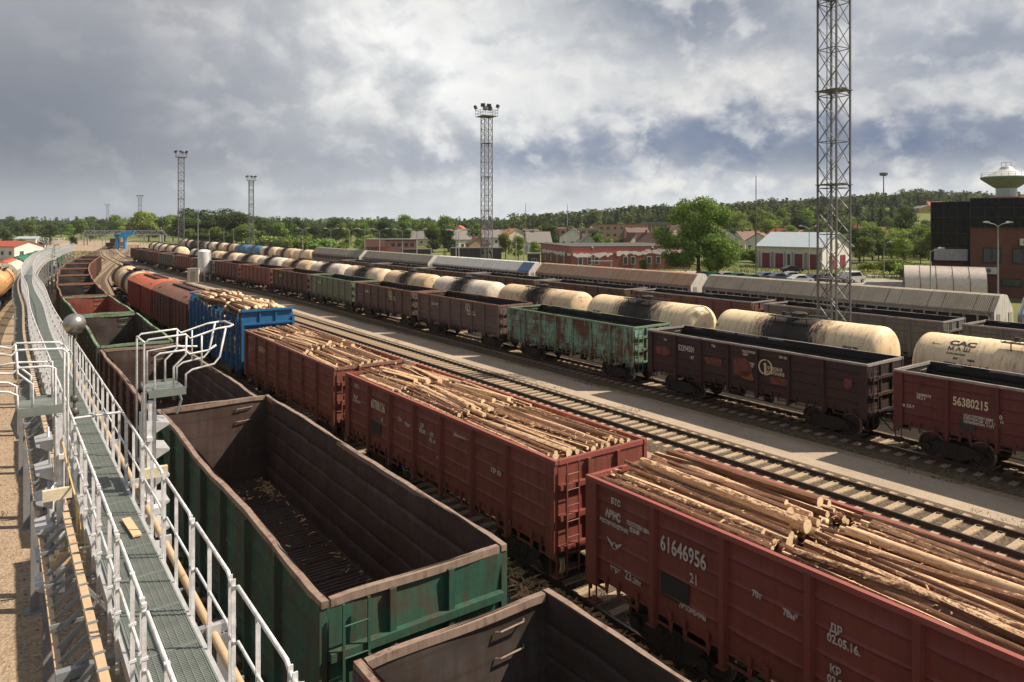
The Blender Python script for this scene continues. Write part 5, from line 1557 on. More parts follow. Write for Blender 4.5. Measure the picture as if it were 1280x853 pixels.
def house(name, label, P, w, d, h, rz=0, rh=0, wall=None, roof=None, wins=(), ov=.3, cat='house', group=None, hip=False, chimney=True, axis='X', door=None, wsize=(1.0,1.2), rows=1, cols=4, sidecols=2, flat_band=None):
    """w along x, d along y; gable ridge along axis; windows on the -y face and on both x faces"""
    t = thing(name, label, cat, P, rz, group)
    m = MB(); a, b = w/2, d/2
    m.box(-a,a,-b,b,-1.5,h)
    if rh > 0:
        if axis == 'X':
            for s in (-1,1): m.prism([(-b,h+.001),(b,h+.001),(0,h+rh)], min(s*a,s*(a-.25)), max(s*a,s*(a-.25)), 'X')
        else:
            for s in (-1,1): m.prism([(-a,h+.001),(a,h+.001),(0,h+rh)], min(s*b,s*(b-.25)), max(s*b,s*(b-.25)), 'Y')
    m.build('wall', [wall], t)
    m = MB()
    if rh > 0:
        th = .16
        if axis == 'X':
            k = rh/b
            for s in (-1,1): m.prism([(0,h+rh+.02),(s*(b+ov),h-k*ov+.02),(s*(b+ov),h-k*ov+.02+th),(0,h+rh+.02+th)], -a-ov, a+ov, 'X')
        else:
            k = rh/a
            for s in (-1,1): m.prism([(0,h+rh+.02),(s*(a+ov),h-k*ov+.02),(s*(a+ov),h-k*ov+.02+th),(0,h+rh+.02+th)], -b-ov, b+ov, 'Y')
    else: m.box(-a-ov,a+ov,-b-ov,b+ov,h+.002,h+.28)
    rf = m.build('roof', [roof], t)
    if chimney and rh > 0:
        MB().box(-a*.4-.3,-a*.4+.3,-.3,.3,h+rh*.5,h+rh+.9).build('chimney', [brick('brick_chimney', (.28,.12,.08))], rf)
    ww, wh = wsize
    def win(cx, cz, face, off=0):
        f = MB(); gl = MB()
        if face == 'F':
            f.box(cx-ww/2-.07,cx+ww/2+.07,-b-.05,-b-.002,cz-wh/2-.07,cz+wh/2+.07)
            gl.box(cx-ww/2,cx-.03,-b-.07,-b-.052,cz-wh/2,cz+wh/2); gl.box(cx+.03,cx+ww/2,-b-.07,-b-.052,cz-wh/2,cz+wh/2)
        else:
            s = -1 if face == 'L' else 1; x = s*a
            f.box(min(x+s*.002,x+s*.05),max(x+s*.002,x+s*.05),cx-ww/2-.07,cx+ww/2+.07,cz-wh/2-.07,cz+wh/2+.07)
            gl.box(min(x+s*.052,x+s*.07),max(x+s*.052,x+s*.07),cx-ww/2,cx-.03,cz-wh/2,cz+wh/2); gl.box(min(x+s*.052,x+s*.07),max(x+s*.052,x+s*.07),cx+.03,cx+ww/2,cz-wh/2,cz+wh/2)
        fo = f.build('window', [FRAMEW], t); gl.build('pane', [GLASSM], fo)
    for r in range(rows):
        cz = (h/rows)*(r+.5)+.1
        for c in range(cols): win(-a+(c+.5)*w/cols, cz, 'F')
        for c in range(sidecols):
            win(-b+(c+.5)*d/sidecols, cz, 'L'); win(-b+(c+.5)*d/sidecols, cz, 'R')
    if door: 
        dd = MB(); dd.box(door-.5,door+.5,-b-.06,-b-.002,0,2.1); o = dd.build('door', [DOORM], t); MB().cb((door+.35,-b-.09,1.0), (.06,.06,.16)).build('handle', [GALV], o)
    return t
cream = bmat('cream', (.50,.45,.34)); whitew = bmat('white', (.58,.57,.53)); tan = bmat('tan', (.36,.24,.17)); pinkw = bmat('pink', (.36,.19,.17)); orangew = bmat('orange', (.38,.10,.045)); greyw = bmat('grey', (.28,.28,.27)); darkw = bmat('dark', (.055,.05,.05)); panelw = bmat('panel_orange', (.42,.25,.17)); yellw = bmat('yellow', (.55,.40,.14))
rbrown = plain('roof_brown', (.13,.075,.06), .8); rgrey = plain('roof_grey', (.17,.155,.15), .7); rred = plain('roof_red', (.34,.07,.04), .7); rpale = plain('roof_pale_blue', (.40,.46,.50), .45, .2); rdark = plain('roof_dark', (.06,.055,.05), .8); rorange = plain('roof_orange', (.36,.15,.07), .8)
# white hall with red doors
ang = -R(50)
Mx, My = (1028-640)/F*155, 155
e = Vector((-math.cos(R(50)), math.sin(R(50)), 0)); gd = Vector((math.sin(R(50)), math.cos(R(50)), 0)); Lw, Gw = 15.5, 13.5
c_ = Vector((Mx, My, 0)) + e*Lw/2 + gd*Gw/2; c_.z = g(c_.x, c_.y)
t = house('workshop_hall', 'white hall with pale blue roof and dark red doors beside the tallest mast', c_, Lw, Gw, 4.9, ang, 3.0, whitew, rpale, cols=0, sidecols=0, ov=.5, chimney=False, cat='hall')
redd = plain('door_dark_red', (.17,.02,.04), .5)
for x in (-5.6,-2.3,2.3,5.6): 
    d_ = MB().box(x-.95,x+.95,-Gw/2-.06,-Gw/2-.002,0,3.3).box(x-.02,x+.02,-Gw/2-.075,-Gw/2-.061,0,3.2); d_.build('garage_door', [redd], t)
MB().box(-.35,.35,-Gw/2-.06,-Gw/2-.002,0,3.2).build('narrow_window', [GLASSM], t)
for y in (-2.4,2.6): MB().box(Lw/2+.002,Lw/2+.06,y-1.3,y+1.3,0,3.0).build('garage_door', [redd], t)
MB().box(Lw/2+.002,Lw/2+.07,-.5,.5,4.6,5.6).build('gable_window', [GLASSM], t)
for x in (-7.2,-4.2,-3.8,-.9,.9,3.8,4.2,7.2): MB().box(x-.18,x+.18,-Gw/2-.10,-Gw/2-.002,0,3.6).build('pilaster', [greyw], t)
# brick building with painted band
bk = brick('brick_red_brown', (.27,.10,.075))
Mx, My = (714.8-640)/F*153, 153; e = Vector((.982,.186,0)); gd = Vector((-.186,.982,0)); Lw, Gw = 27, 29
c_ = Vector((Mx,My,0))+e*Lw/2+gd*Gw/2; c_.z = g(c_.x,c_.y)
t = thing('brick_building', 'low red brick building with smeared white paint on its upper wall', 'building', c_, math.atan2(.186,.982))
MB().box(-Lw/2,Lw/2,-Gw/2,Gw/2,-.5,5.0).build('wall', [bk], t)
MB().box(-Lw/2-.06,Lw/2+.06,-Gw/2-.06,Gw/2+.06,3.6,4.98).build('painted_band', [bmat('band_pink', (.40,.12,.11))], t)
MB().box(-Lw/2-.15,Lw/2+.15,-Gw/2-.15,Gw/2+.15,5.0,5.15).build('roof', [rdark], t)
rnd = random.Random(3); m = MB()
def smear(x0, x1, zc, face):
    top_=[]; bot=[]; x=x0
    while x < x1:
        top_.append((x, zc+rnd.uniform(.1,.45))); bot.append((x, zc-rnd.uniform(.1,.9)*(.4+.6*abs(math.sin(x*.7))))); x += rnd.uniform(.35,.8)
    for i in range(len(top_)-1):
        q = [bot[i],bot[i+1],top_[i+1],top_[i]]
        if face == 'F': m.prism(q, -Gw/2-.075, -Gw/2-.065, 'Y')
        else: m.prism([(a,b) for a,b in q], -Lw/2-.075, -Lw/2-.065, 'X')
smear(-13.3,-4,3.4,'F'); smear(-3.5,9,3.7,'F'); smear(3,13.3,4.2,'F'); smear(-14,-10,3.4,'L'); smear(-9,14,3.4,'L')
m.build('white_paint', [bmat('smear_white', (.66,.64,.62))], t)
for x in (-11.6,-9.6,-8.0,-1.5,.2,3.9,6.0,9.0):
    f = MB().box(x-.5,x+.5,-Gw/2-.1,-Gw/2-.002,1.2,2.9).build('window', [FRAMEW], t); MB().box(x-.42,x+.42,-Gw/2-.12,-Gw/2-.102,1.3,2.8).build('pane', [GLASSM], f)
for y in (-8,-2,4,10):
    f = MB().box(-Lw/2-.1,-Lw/2-.002,y-.5,y+.5,1.2,2.9).build('window', [FRAMEW], t); MB().box(-Lw/2-.12,-Lw/2-.102,y-.42,y+.42,1.3,2.8).build('pane', [GLASSM], f)
# orange and pink office
c_ = at(490, 205); t = thing('office_building', 'two storey orange and pink office with flat roofs behind the tank wagons', 'building', c_, .1)
MB().box(-1.6,7,-3,5,-1,5.3).build('pink_block', [pinkw], t)
MB().box(-7,-1.601,-3.5,5,-1,5.5).build('orange_block', [orangew], t); MB().box(-7.2,7.2,-3.6,5.2,5.501,5.7).build('roof', [rgrey], t)
MB().box(-7.05,-1.55,-3.56,-3.502,3.6,5.4).build('upper_band', [pinkw], t)
for i,x in enumerate((-6.2,-5.2,-4.2,-3.2)): 
    f = MB().box(x-.35,x+.35,-3.62,-3.565,2.6,3.5).build('window', [GLASSM], t)
for x in (.5,2.2,4.2,5.8):
    for z in (1.0,3.6): MB().box(x-.5,x+.5,-3.05,-3.002,z,z+1.0).build('window', [GLASSM], t)
MB().box(-4.9,-3.6,-3.6,-3.502,0,2.1).build('door', [DOORM], t)
house('flat_shed', 'dark flat box building right of the pink office', at(521, 195), 7.8, 5, 2.9, .05, 0, darkw, rdark, cols=3, sidecols=1, chimney=False, ov=.1, cat='shed', wsize=(.8,.6))
house('flat_hall', 'long dark flat hall behind the lattice mast', at(595, 172), 12, 6, 4.0, .05, 0, darkw, rdark, cols=0, sidecols=0, chimney=False, ov=.1, cat='hall')
house('kiosk', 'small dark kiosk left of the brick building', at(667, 160), 2.6, 3, 3.2, .05, 0, darkw, rgrey, cols=1, sidecols=1, chimney=False, ov=.25, cat='kiosk')
# apartment blocks and houses of the town
house('apartment_block', 'orange panel apartment block with rows of windows, left part', at(721, 300), 17, 12, 8.0, .12, 0, panelw, rgrey, rows=3, cols=6, sidecols=2, cat='apartment block', chimney=False, wsize=(1.5,1.4), ov=.15)
house('apartment_block', 'wide tan apartment block right of the orange one', at(773, 335), 22, 12, 9.5, .1, 0, tan, rorange, rows=3, cols=7, sidecols=2, cat='apartment block', chimney=False, wsize=(1.4,1.3), ov=.15)
house('apartment_block', 'pale grey apartment block behind the trees left of the orange one', at(671, 300), 11, 11, 7.0, .1, 0, greyw, rgrey, rows=3, cols=4, sidecols=2, cat='apartment block', chimney=False, wsize=(1.2,1.2), ov=.15)
house('gabled_house', 'house with steep brown roof and white gable, nearer of the two by the big tree', at(815, 205), 8, 7.5, 2.4, -.5, 5.0, whitew, rbrown, cols=2, sidecols=2)
house('gabled_house', 'house with steep brown roof just left of the white gabled one', at(787, 215), 8, 8, 2.5, .35, 4.8, cream, rbrown, cols=3, sidecols=1, axis='Y')
house('gabled_house', 'small house with pale green gable frame above the brick building', at(733, 230), 9, 8, 2.6, .1, 4.0, bmat('palegreen', (.36,.40,.34)), rgrey, cols=2, sidecols=2, axis='Y')
c_ = at(819, 400); t = thing('columned_building', 'tan columned public building above the steep roofs', 'building', c_)
MB().box(-6,6,-5,5,-2,8).build('wall', [tan], t); MB().box(-6.6,6.6,-6.6,5.6,8.001,9.8).build('roof', [rgrey], t)
for i in range(6): MB().lathe([(.35,-1),(.35,8)], 10, 'Z', (-5.5+i*2.2,-6,0)).build('column', [cream], t)
hl = [(916,285,9,'cream house half hidden behind the big tree',cream,rgrey,0),(934,250,10,'pale house with brown roof left of the antenna mast',cream,rbrown,.5),(951,236,8,'cream gabled house next to the antenna mast',whitew,rbrown,-.6),(990,320,9,'small house with tan gable above the white hall',tan,rbrown,.3),
 (965,330,10,'cream house between tree tops behind the white hall',cream,rred,.2),(905,340,12,'grey roofed house beyond the big tree',greyw,rgrey,.1),(1155,600,17,'yellow house high on the wooded hill',yellw,rgrey,.1),(1168,640,12,'second yellow house on the hill, beside the dark office',yellw,rred,-.2),
 (1166,260,14,'long grey roofed house under the hill beside the dark office',greyw,rgrey,.15),(527,330,10,'cream house behind the trees left of the middle',cream,rgrey,.1),(548,360,9,'tan house behind the trees left of the middle',tan,rred,.2),(584,420,9,'white house on the rise left of the lattice mast',whitew,rpale,0),
 (597,240,7,'tan house behind the long dark hall',tan,rbrown,.3),(632,340,8,'pale house right of the lattice mast',cream,rgrey,.2),(648,380,9,'cream house between the mast and the apartment blocks',cream,rorange,0),(690,420,13,'distant white house above the orange apartment block',whitew,rgrey,.1),(760,430,14,'distant cream house above the tan apartment block',cream,rgrey,.2),(575,260,8,'small pale house between tree trunks',whitew,rgrey,.4),(1055,300,9,'house with dark roof right of the tallest mast',greyw,rdark,.3),(672,240,8,'small white house behind the bushes left of the brick building',whitew,rgrey,.2)]
for i,(px,Y,w,lab,wa,ro,rz) in enumerate(hl):
    house('house', lab, at(px,Y), w, w*.75, 3.4+(i%3)*.6, rz, 2.4+(i%2)*.9, wa, ro, cols=3, sidecols=2, rows=1, axis='X' if i%2 else 'Y')
house('depot_building', 'white depot building with red roof at the left edge', at(12, 196), 15, 8, 3.6, -.35, 1.3, whitew, rred, cols=5, sidecols=2, cat='building', chimney=False, wsize=(1.0,1.0))
house('white_hall', 'pale low hall among the bushes left of the gantry', at(38, 300), 9, 7, 3.6, 0, .8, whitew, rpale, cols=2, sidecols=1, cat='hall', chimney=False)
# dark glass office
oc = Vector(((1213-640)/F*98, 98, g(64,98)))
t = thing('glass_office', 'dark glass and brown brick office building at the right edge', 'office building', oc, -R(31))
bb = brick('brick_brown', (.17,.07,.05))
MB().box(0,22,0,26,-.5,9.4).build('brick_wall', [bb], t)
MB().box(-4.6,-.001,1.5,26,-.5,4.6).build('brick_base', [bb], t)
curt = MB().box(-4.6,-.002,1.0,26,4.602,13.0); curt.box(-.001,22,-.25,26,9.402,13.4)
cgm = plain('curtain_glass', (.006,.006,.008), .10, 0, .3, .3, 0); cgm.node_tree.nodes['Principled BSDF'].inputs['Specular IOR Level'].default_value = .22
cu = curt.build('glass_curtain', [cgm], t)
m = MB()
for z in (4.65,6.6,8.6,10.8,12.95): m.box(-4.66,-.0,.93,.985,z-.03,z+.03)
for x in (-4.6,-3.1,-1.55,-.03): m.box(x-.03,x+.03,.92,.984,4.6,13.0)
for z in (9.45,10.8,12.1,13.35): m.box(.0,22,-.32,-.255,z-.03,z+.03)
for i in range(14): m.box(i*1.6-.02,i*1.6+.04,-.33,-.256,9.4,13.4)
for z in (4.65,6.6,8.6,10.8,12.95): m.box(-4.72,-4.605,1,26,z-.03,z+.03)
for i in range(10): m.box(-4.72,-4.606,1.0+i*2.6-.03,1.0+i*2.6+.03,4.6,13.0)
m.build('mullion_frame', [plain('mullion', (.03,.028,.03), .4, .5)], t)
for (x,z,w,h) in ((1.4,5.2,2.1,2.1),(4.7,5.2,2.3,2.1),(3.5,2.1,2.2,1.1),(8.6,5.2,2.2,2.1)):
    f = MB().box(x,x+w,-.08,-.003,z-.6,z+h-.6).build('window', [plain('mullion', (.03,.028,.03))], t)
    MB().box(x+.12,x+w/2-.05,-.1,-.082,z-.48,z+h-.75).box(x+w/2+.05,x+w-.12,-.1,-.082,z-.48,z+h-.75).build('pane', [GLASSM], f)
MB().box(-4.3,-.3,.9,.975,4.8,6.4).build('painted_reflection', [plain('reflection_pale', (.30,.30,.29), .4)], t)  # pale reflection low on the curtain glass, painted as a thin box
for (x,z) in ((2.3,3.7),(6.4,7.6)):
    o = MB().box(x-.9,x+.7,-.55,-.003,z-.55,z+.35).build('air_conditioner', [plain('ac_white', (.55,.55,.52))], t)
    MB().lathe([(.30,-.56),(.30,-.552),(0,-.551)], 14, 'Y', (x-.25,0,z-.1)).build('fan_grille', [plain('ac_grille', (.12,.12,.12))], o)
# arched canopy
t = thing('arched_canopy', 'rounded metal entrance canopy in front of the brown office', 'canopy', (53.3, 97.5, oc.z), -R(27))
cm = plain('canopy_metal', (.60,.52,.46), .35, .4, .12, 2)
for k in range(5):
    m = MB(); n = 14; x0_, x1_ = k*1.85, k*1.85+1.80
    pr = [(-2.3+4.6*i/n*0, 0) for i in range(0)]
    pr = [(-3.0*math.cos(math.pi*i/n), 1.7+2.6*math.sin(math.pi*i/n)) for i in range(n+1)]
    poly = [(-3.0,0)]+pr+[(3.0,0)]
    inn = [(a*.96, b-.08 if b > .1 else 0) for a,b in poly]
    V = [(x0_,a,b) for a,b in poly]+[(x1_,a,b) for a,b in poly]+[(x0_,a,b) for a,b in inn]+[(x1_,a,b) for a,b in inn]; N = len(poly); f = []
    for i in range(N-1): f += [(i,i+1,N+i+1,N+i),(2*N+i,3*N+i,3*N+i+1,2*N+i+1),(i,2*N+i,2*N+i+1,i+1),(N+i,N+i+1,3*N+i+1,3*N+i)]
    m.add(V,f); m.build('metal_sheet', [cm], t, smooth=True)
    m = MB(); m.tube([(x0_-.02,a*1.01,b*1.005) for a,b in poly], .05, 6); m.build('rib', [plain('rib_dark', (.12,.09,.08))], t)
MB().box(.1,9.2,-2.8,2.8,0,.15).build('floor_slab', [CONC], t)
# water tower behind it
wc = at(1258, 150); t = thing('water_tower', 'tower with wide green saucer and white domed cap on an orange base behind the office', 'tower', wc)
MB().lathe([(3.1,-1),(3.1,15.6),(0,15.6)], 28, 'Z').build('base_drum', [bmat('tower_orange', (.42,.17,.10))], t)
MB().lathe([(1.9,15.601),(1.9,17.4)], 24).build('glazed_drum', [plain('tower_glass', (.35,.40,.42), .3, .3)], t)
MB().lathe([(1.9,17.401),(2.4,17.7),(4.5,19.3),(4.7,19.6),(4.6,19.8),(0,19.81)], 32).build('saucer', [bmat('tower_green', (.17,.20,.15))], t)
MB().lathe([(4.0,19.811),(3.6,20.1),(1.4,21.3),(.9,21.9),(0,22.0)], 28).build('domed_cap', [plain('tower_cap', (.55,.56,.56), .4)], t)
m = MB()
for k in range(24):
    a = k*math.pi/12; m.bar((4.5*math.cos(a),4.5*math.sin(a),19.8),(4.5*math.cos(a),4.5*math.sin(a),20.6),.05)
for z in (20.2,20.6): m.tube([(4.5*math.cos(k*math.pi/12),4.5*math.sin(k*math.pi/12),z) for k in range(25)], .03, 5)
m.build('railing', [GALV], t)
m = MB(); [m.bar((1.0*math.cos(k),1.0*math.sin(k),21.7),(1.0*math.cos(k),1.0*math.sin(k),22.8),.05) for k in range(6)]; m.tube([(1.0*math.cos(k),1.0*math.sin(k),22.8) for k in range(7)], .04, 5); m.build('top_railing', [GALV], t)

# ------------------------------------------------------------------ parking, road, cars
def sheet(name, pts, dz, mat):
    m = MB(); n = 14; v = []; f = []
    (a, b, c, d) = [Vector((x, y, 0)) for x, y in pts]
    for i in range(n+1):
        for j in range(n+1):
            p = a.lerp(b, i/n).lerp(d.lerp(c, i/n), j/n); v.append((p.x, p.y, g(p.x,p.y)+dz))
    for i in range(n):
        for j in range(n): q = i*(n+1)+j; f.append((q, q+n+1, q+n+2, q+1))
    m.add(v, f); return tag(m.build(name, [mat]), kind='structure')
ASPH = plain('asphalt_pale', (.26,.23,.20), .95, 0, .2, .5)
sheet('parking_lot', [(28,112),(78,100),(82,128),(36,132)], .05, ASPH)
sheet('road', [(38,139),(84,134),(86,139),(39,144)], .045, ASPH)
sheet('station_forecourt', [(10,140),(40,136),(40,151),(10,151)], .04, plain('paving_tan', (.34,.28,.22), .95, 0, .2, .6))
sheet('sunlit_ground_patch', [(-38,72),(-33,74.5),(-86,170),(-92,168)], .10, plain('sunlit_ground_tan', (.42,.34,.26), .95, 0, .25, .5))  # paler sheet: sunlit ground between the tracks, put into the colour
def car(label, P, rz, col, van=False, group=None, s=1.0):
    t = thing('parked_van' if van else 'parked_car', label, 'van' if van else 'car', P, rz, group)
    body = plain('car_'+'_'.join(str(int(c*100)) for c in col), col, .25, .2, .05, 1, 0)
    if van: pf = [(-2.3,.35),(-2.3,1.0),(-2.2,1.85),(-2.0,1.95),(.9,1.93),(1.5,1.2),(2.25,.98),(2.3,.4)]; wpf = [(-2.1,1.15),(-2.05,1.75),(.75,1.75),(1.28,1.15)]
    else: pf = [(-2.15,.3),(-2.2,.75),(-2.05,.95),(-1.5,1.02),(-.9,1.42),(.35,1.44),(1.05,.98),(2.0,.82),(2.15,.6),(2.12,.3)]; wpf = [(-1.35,1.0),(-.86,1.34),(.3,1.36),(.88,1.0)]
    m = MB(); m.prism(pf, -.84, .84, 'Y')
    bo = m.build('body', [body], t)
    bv = bo.modifiers.new('bevel', 'BEVEL'); bv.width = .08; bv.segments = 2
    m = MB()
    for s_ in (-1,1): m.prism(wpf, min(s_*.842,s_*.86), max(s_*.842,s_*.86), 'Y')
    m.build('side_window', [GLASSD], t)
    m = MB(); a, b = pf[-4 if not van else -4], pf[-5 if not van else -4]
    fx = [(1.02,1.02),(.38,1.40)] if not van else [(1.47,1.25),(.95,1.86)]
    (xa,za),(xb,zb) = fx
    m.add([(xa+.03,-.7,za),(xa+.03,.7,za),(xb+.03,.62,zb),(xb+.03,-.62,zb)], [(0,1,2,3)]); m.build('windscreen', [GLASSD], t)
    for x in (-1.35,1.35):
        for y in (-.80,.80):
            w = MB().lathe([(.0,-.1),(.31,-.1),(.33,0),(.31,.1),(0,.1)], 14, 'Y').build('wheel', [plain('tyre', (.02,.02,.02))], t, (x,y,.32)); MB().lathe([(.18,-.11),(.18,.11)], 10, 'Y').build('rim', [GALV], w)
    for y in (-.6,.6): MB().cb((2.13 if not van else 2.28, y, .65), (.06,.3,.16)).build('headlight', [plain('headlamp', (.6,.6,.55), .2)], t)
    for y in (-.65,.65): MB().cb((-2.17 if not van else -2.3, y, .75), (.06,.2,.2)).build('tail_light', [plain('taillamp', (.3,.02,.02), .3)], t)
    return t
cars = [(880,128,.3,(.03,.03,.035),'black car, leftmost in the parking row by the big tree'),(893,126,.2,(.02,.09,.06),'dark green car near the big tree'),(908,127,.25,(.45,.46,.47),'silver car parked beside the dark green one'),(925,124,.2,(.02,.14,.10),'green car, brighter of the two green ones'),(941,121,.25,(.03,.11,.09),'teal green car in the middle of the parking row'),
 (958,126,.3,(.10,.13,.18),'blue grey car left of the lamp post'),(974,124,.25,(.06,.09,.15),'dark blue car at the lamp post'),(990,127,.2,(.30,.32,.34),'grey car right of the dark blue one'),(1000,119,.25,(.50,.53,.54),'pale silver car closest to the roofed wagon'),(1020,121,.3,(.04,.04,.05),'black car behind the foot of the tallest mast'),(1036,124,.2,(.09,.04,.04),'dark red car at the right end of the parking row')]
for px,Y,rz,col,lab in cars: car(lab, at(px,Y,.05), rz, col, group='cars in the parking row')
car('white van parked right of the tallest mast', at(1066,121,.05), .5, (.62,.63,.64), True)
car('black car parked in front of the white hall', at(990,146,.05), .15, (.02,.02,.022))
t = thing('metal_railing', 'thin metal railing between the parking lot and the canopy', 'railing', at(1095,108)); m = MB()
for i in range(9): m.bar((i*1.5,0,0),(i*1.5,0,1.1),.05)
for z in (.55,1.1): m.bar((0,0,z),(12,0,z),.05)
m.build('rail_frame', [GALV], t)
t = thing('bus_shelter', 'small open shelter in front of the brick building', 'shelter', at(752,146)); m = MB(); [m.bar((x,y,0),(x,y,2.3),.1) for x in (-2,2) for y in (-.7,.7)]; m.build('shelter_post', [GALV], t); MB().box(-2.3,2.3,-1,1,2.3,2.42).build('roof', [rgrey], t)
for (px,lab) in ((740,'dark ornate lamp at the brick building entrance'),(815,'slim dark post at the right end of the brick building')):
    pole(lab, px, 146, 4.6, .09, 'entrance_lamp', 'street lamp', plain('dark_mast', (.12,.11,.10)), lambda m,H: m.lathe([(.05,H-.1),(.3,H+.05),(.35,H+.5),(.1,H+.8)], 10))
# ------------------------------------------------------------------ trees
def leaf_cloud(centres, radii, n, size, seed, flat=1.0, shell=.45):
    rs = np.random.RandomState(seed)
    centres = np.array(centres, float); radii = np.array(radii, float)
    vol = radii[:,0]*radii[:,1]*radii[:,2]; pick = rs.choice(len(centres), n, p=vol/vol.sum())
    d = rs.normal(size=(n,3)); d /= np.linalg.norm(d, axis=1)[:,None]
    r = shell + (1-shell)*rs.rand(n)**.6
    r *= 1 + .12*rs.normal(size=n)
    c = centres[pick] + d*r[:,None]*radii[pick]
    nrm = d + rs.normal(size=(n,3))*.7; nrm /= np.linalg.norm(nrm, axis=1)[:,None]
    t = np.cross(nrm, rs.normal(size=(n,3))); t /= np.linalg.norm(t, axis=1)[:,None]; b = np.cross(nrm, t)
    s = size*(.6+.8*rs.rand(n))[:,None]
    v = np.stack([c-t*s, c-b*s*.55, c+t*s, c+b*s*.55], axis=1).reshape(-1,3)
    return v
def quads_mesh(name, v, mat):
    n = len(v)//4; me = bpy.data.meshes.new(name)
    me.vertices.add(len(v)); me.vertices.foreach_set('co', v.astype(np.float32).ravel())
    me.loops.add(4*n); me.loops.foreach_set('vertex_index', np.arange(4*n, dtype=np.int32))
    me.polygons.add(n); me.polygons.foreach_set('loop_start', np.arange(0, 4*n, 4, dtype=np.int32))
    try: me.polygons.foreach_set('loop_total', np.full(n, 4, dtype=np.int32))
    except Exception: pass
    me.materials.append(mat); me.update(calc_edges=True); me.validate()
    return me
def trunk_mesh(H, r, seed, limbs=7, top=.8):
    rnd = random.Random(seed); m = MB()
    pts = [(0,0,-.4),(0,0,0)]; 
    for i in range(1,7): pts.append((rnd.uniform(-.1,.1)*i*.3, rnd.uniform(-.1,.1)*i*.3, H*top*i/6))
    m.tube(pts, [r*1.25]+[r*(1-.13*i) for i in range(7)], 8)
    for k in range(limbs):
        a = k*2.4+rnd.random(); z = H*(.25+.45*k/limbs); l = H*rnd.uniform(.2,.34)
        p0 = Vector((0,0,z)); p1 = p0+Vector((math.cos(a)*l*.5, math.sin(a)*l*.5, l*.35)); p2 = p0+Vector((math.cos(a)*l, math.sin(a)*l, l*.9))
        m.tube([p0,p1,p2], [r*.45,r*.3,r*.12], 6)
    return m.mesh('trunk', [TRUNK], smooth='all')
def decid(seed, H=12, wid=.36, n=3200, size=.30, low=.2, clumps=16):
    rnd = random.Random(seed); cs = []; rs = []
    for k in range(clumps):
        t = rnd.random(); z = H*(low+.12+(.80-low)*t)
        prof = math.sin(math.pi*min(1, .22+.72*t))**.7
        a = rnd.uniform(0, 6.28); rr = H*wid*prof*rnd.uniform(.2,.72)
        cs.append((rr*math.cos(a), rr*math.sin(a), z)); q = H*rnd.uniform(.10,.17)
        rs.append((q, q, q*rnd.uniform(.6,.85)))
    cs.append((0,0,H*.6)); rs.append((H*wid*.55,H*wid*.55,H*.22))
    return leaf_cloud(cs, rs, n, size, seed)
def conif(seed, H=12, n=1800, size=.26, wid=.17, low=.15):
    rs = np.random.RandomState(seed); t = rs.rand(n)**1.3; lay = np.floor(t*14)/14+.03
    z = H*(low+(1-low)*(lay)); R0 = H*wid*(1-lay)**.85*(.75+.5*rs.rand(n)); a = rs.rand(n)*6.283
    rr = R0*rs.rand(n)**.5; c = np.stack([rr*np.cos(a), rr*np.sin(a), z-rr*.35+rs.normal(size=n)*.06*H/12], 1)
    tt = np.stack([np.cos(a), np.sin(a), -.35+0*a], 1); b = np.cross(tt, rs.normal(size=(n,3))); b /= np.linalg.norm(b,axis=1)[:,None]
    s = size*(.7+.7*rs.rand(n))[:,None]
    return np.stack([c-tt*s, c-b*s*.4, c+tt*s, c+b*s*.4], 1).reshape(-1,3)
SP = {}
def proto(name, vs, mat, tr): SP[name] = (quads_mesh('crown', vs, mat), tr)
for i in range(4): proto(f'dec{i}', decid(100+i, wid=[.33,.40,.28,.36][i], low=[.16,.12,.2,.1][i]), [LEAF,LEAF_D,LEAF,LEAF_L][i], trunk_mesh(12, .22, i))
for i in range(2): proto(f'dark{i}', decid(120+i, wid=[.36,.30][i], low=.08), LEAF_D, trunk_mesh(12, .24, 10+i))
proto('birch', decid(130, wid=.22, low=.15, n=2600, size=.24), LEAF_L, trunk_mesh(12, .15, 20))
proto('con', conif(140), NEEDLE, trunk_mesh(12, .16, 21, 0, .95)); proto('con2', conif(141, wid=.14), NEEDLE, trunk_mesh(12, .16, 22, 0, .95))
def bushv(seed):
    rnd = random.Random(seed); cs=[]; rs=[]
    for k in range(7):
        a = rnd.uniform(0,6.28); r = rnd.uniform(0,1.2); cs.append((r*math.cos(a), r*math.sin(a), rnd.uniform(.7,1.6))); q = rnd.uniform(.7,1.1); rs.append((q,q,q*.85))
    return leaf_cloud(cs, rs, 1300, .17, seed)
proto('bush0', bushv(1), LEAF, trunk_mesh(1.6, .06, 30, 3)); proto('bush1', bushv(2), LEAF_L, trunk_mesh(1.6, .06, 31, 3))
KIND = {'dec0':('broadleaf_tree','tree'),'dec1':('broadleaf_tree','tree'),'dec2':('broadleaf_tree','tree'),'dec3':('broadleaf_tree','tree'),'dark0':('broadleaf_tree','tree'),'dark1':('broadleaf_tree','tree'),'birch':('birch_tree','tree'),'con':('conifer_tree','tree'),'con2':('conifer_tree','tree'),'bush0':('bush','bush'),'bush1':('bush','bush')}
def tree(sp, P, H, label, group=None, wx=1.0, rnd=random):
    nm, cat = KIND[sp]; cr, tr = SP[sp]
    base = 2.4 if cat == 'bush' else 12.0
    t = thing(nm, label, cat, P, rnd.uniform(0,6.28), group); s = H/base; t.scale = (s*wx, s*wx*rnd.uniform(.9,1.1), s)
    ob('trunk', tr, t); ob('crown', cr, t)
    return t
rt = random.Random(77)
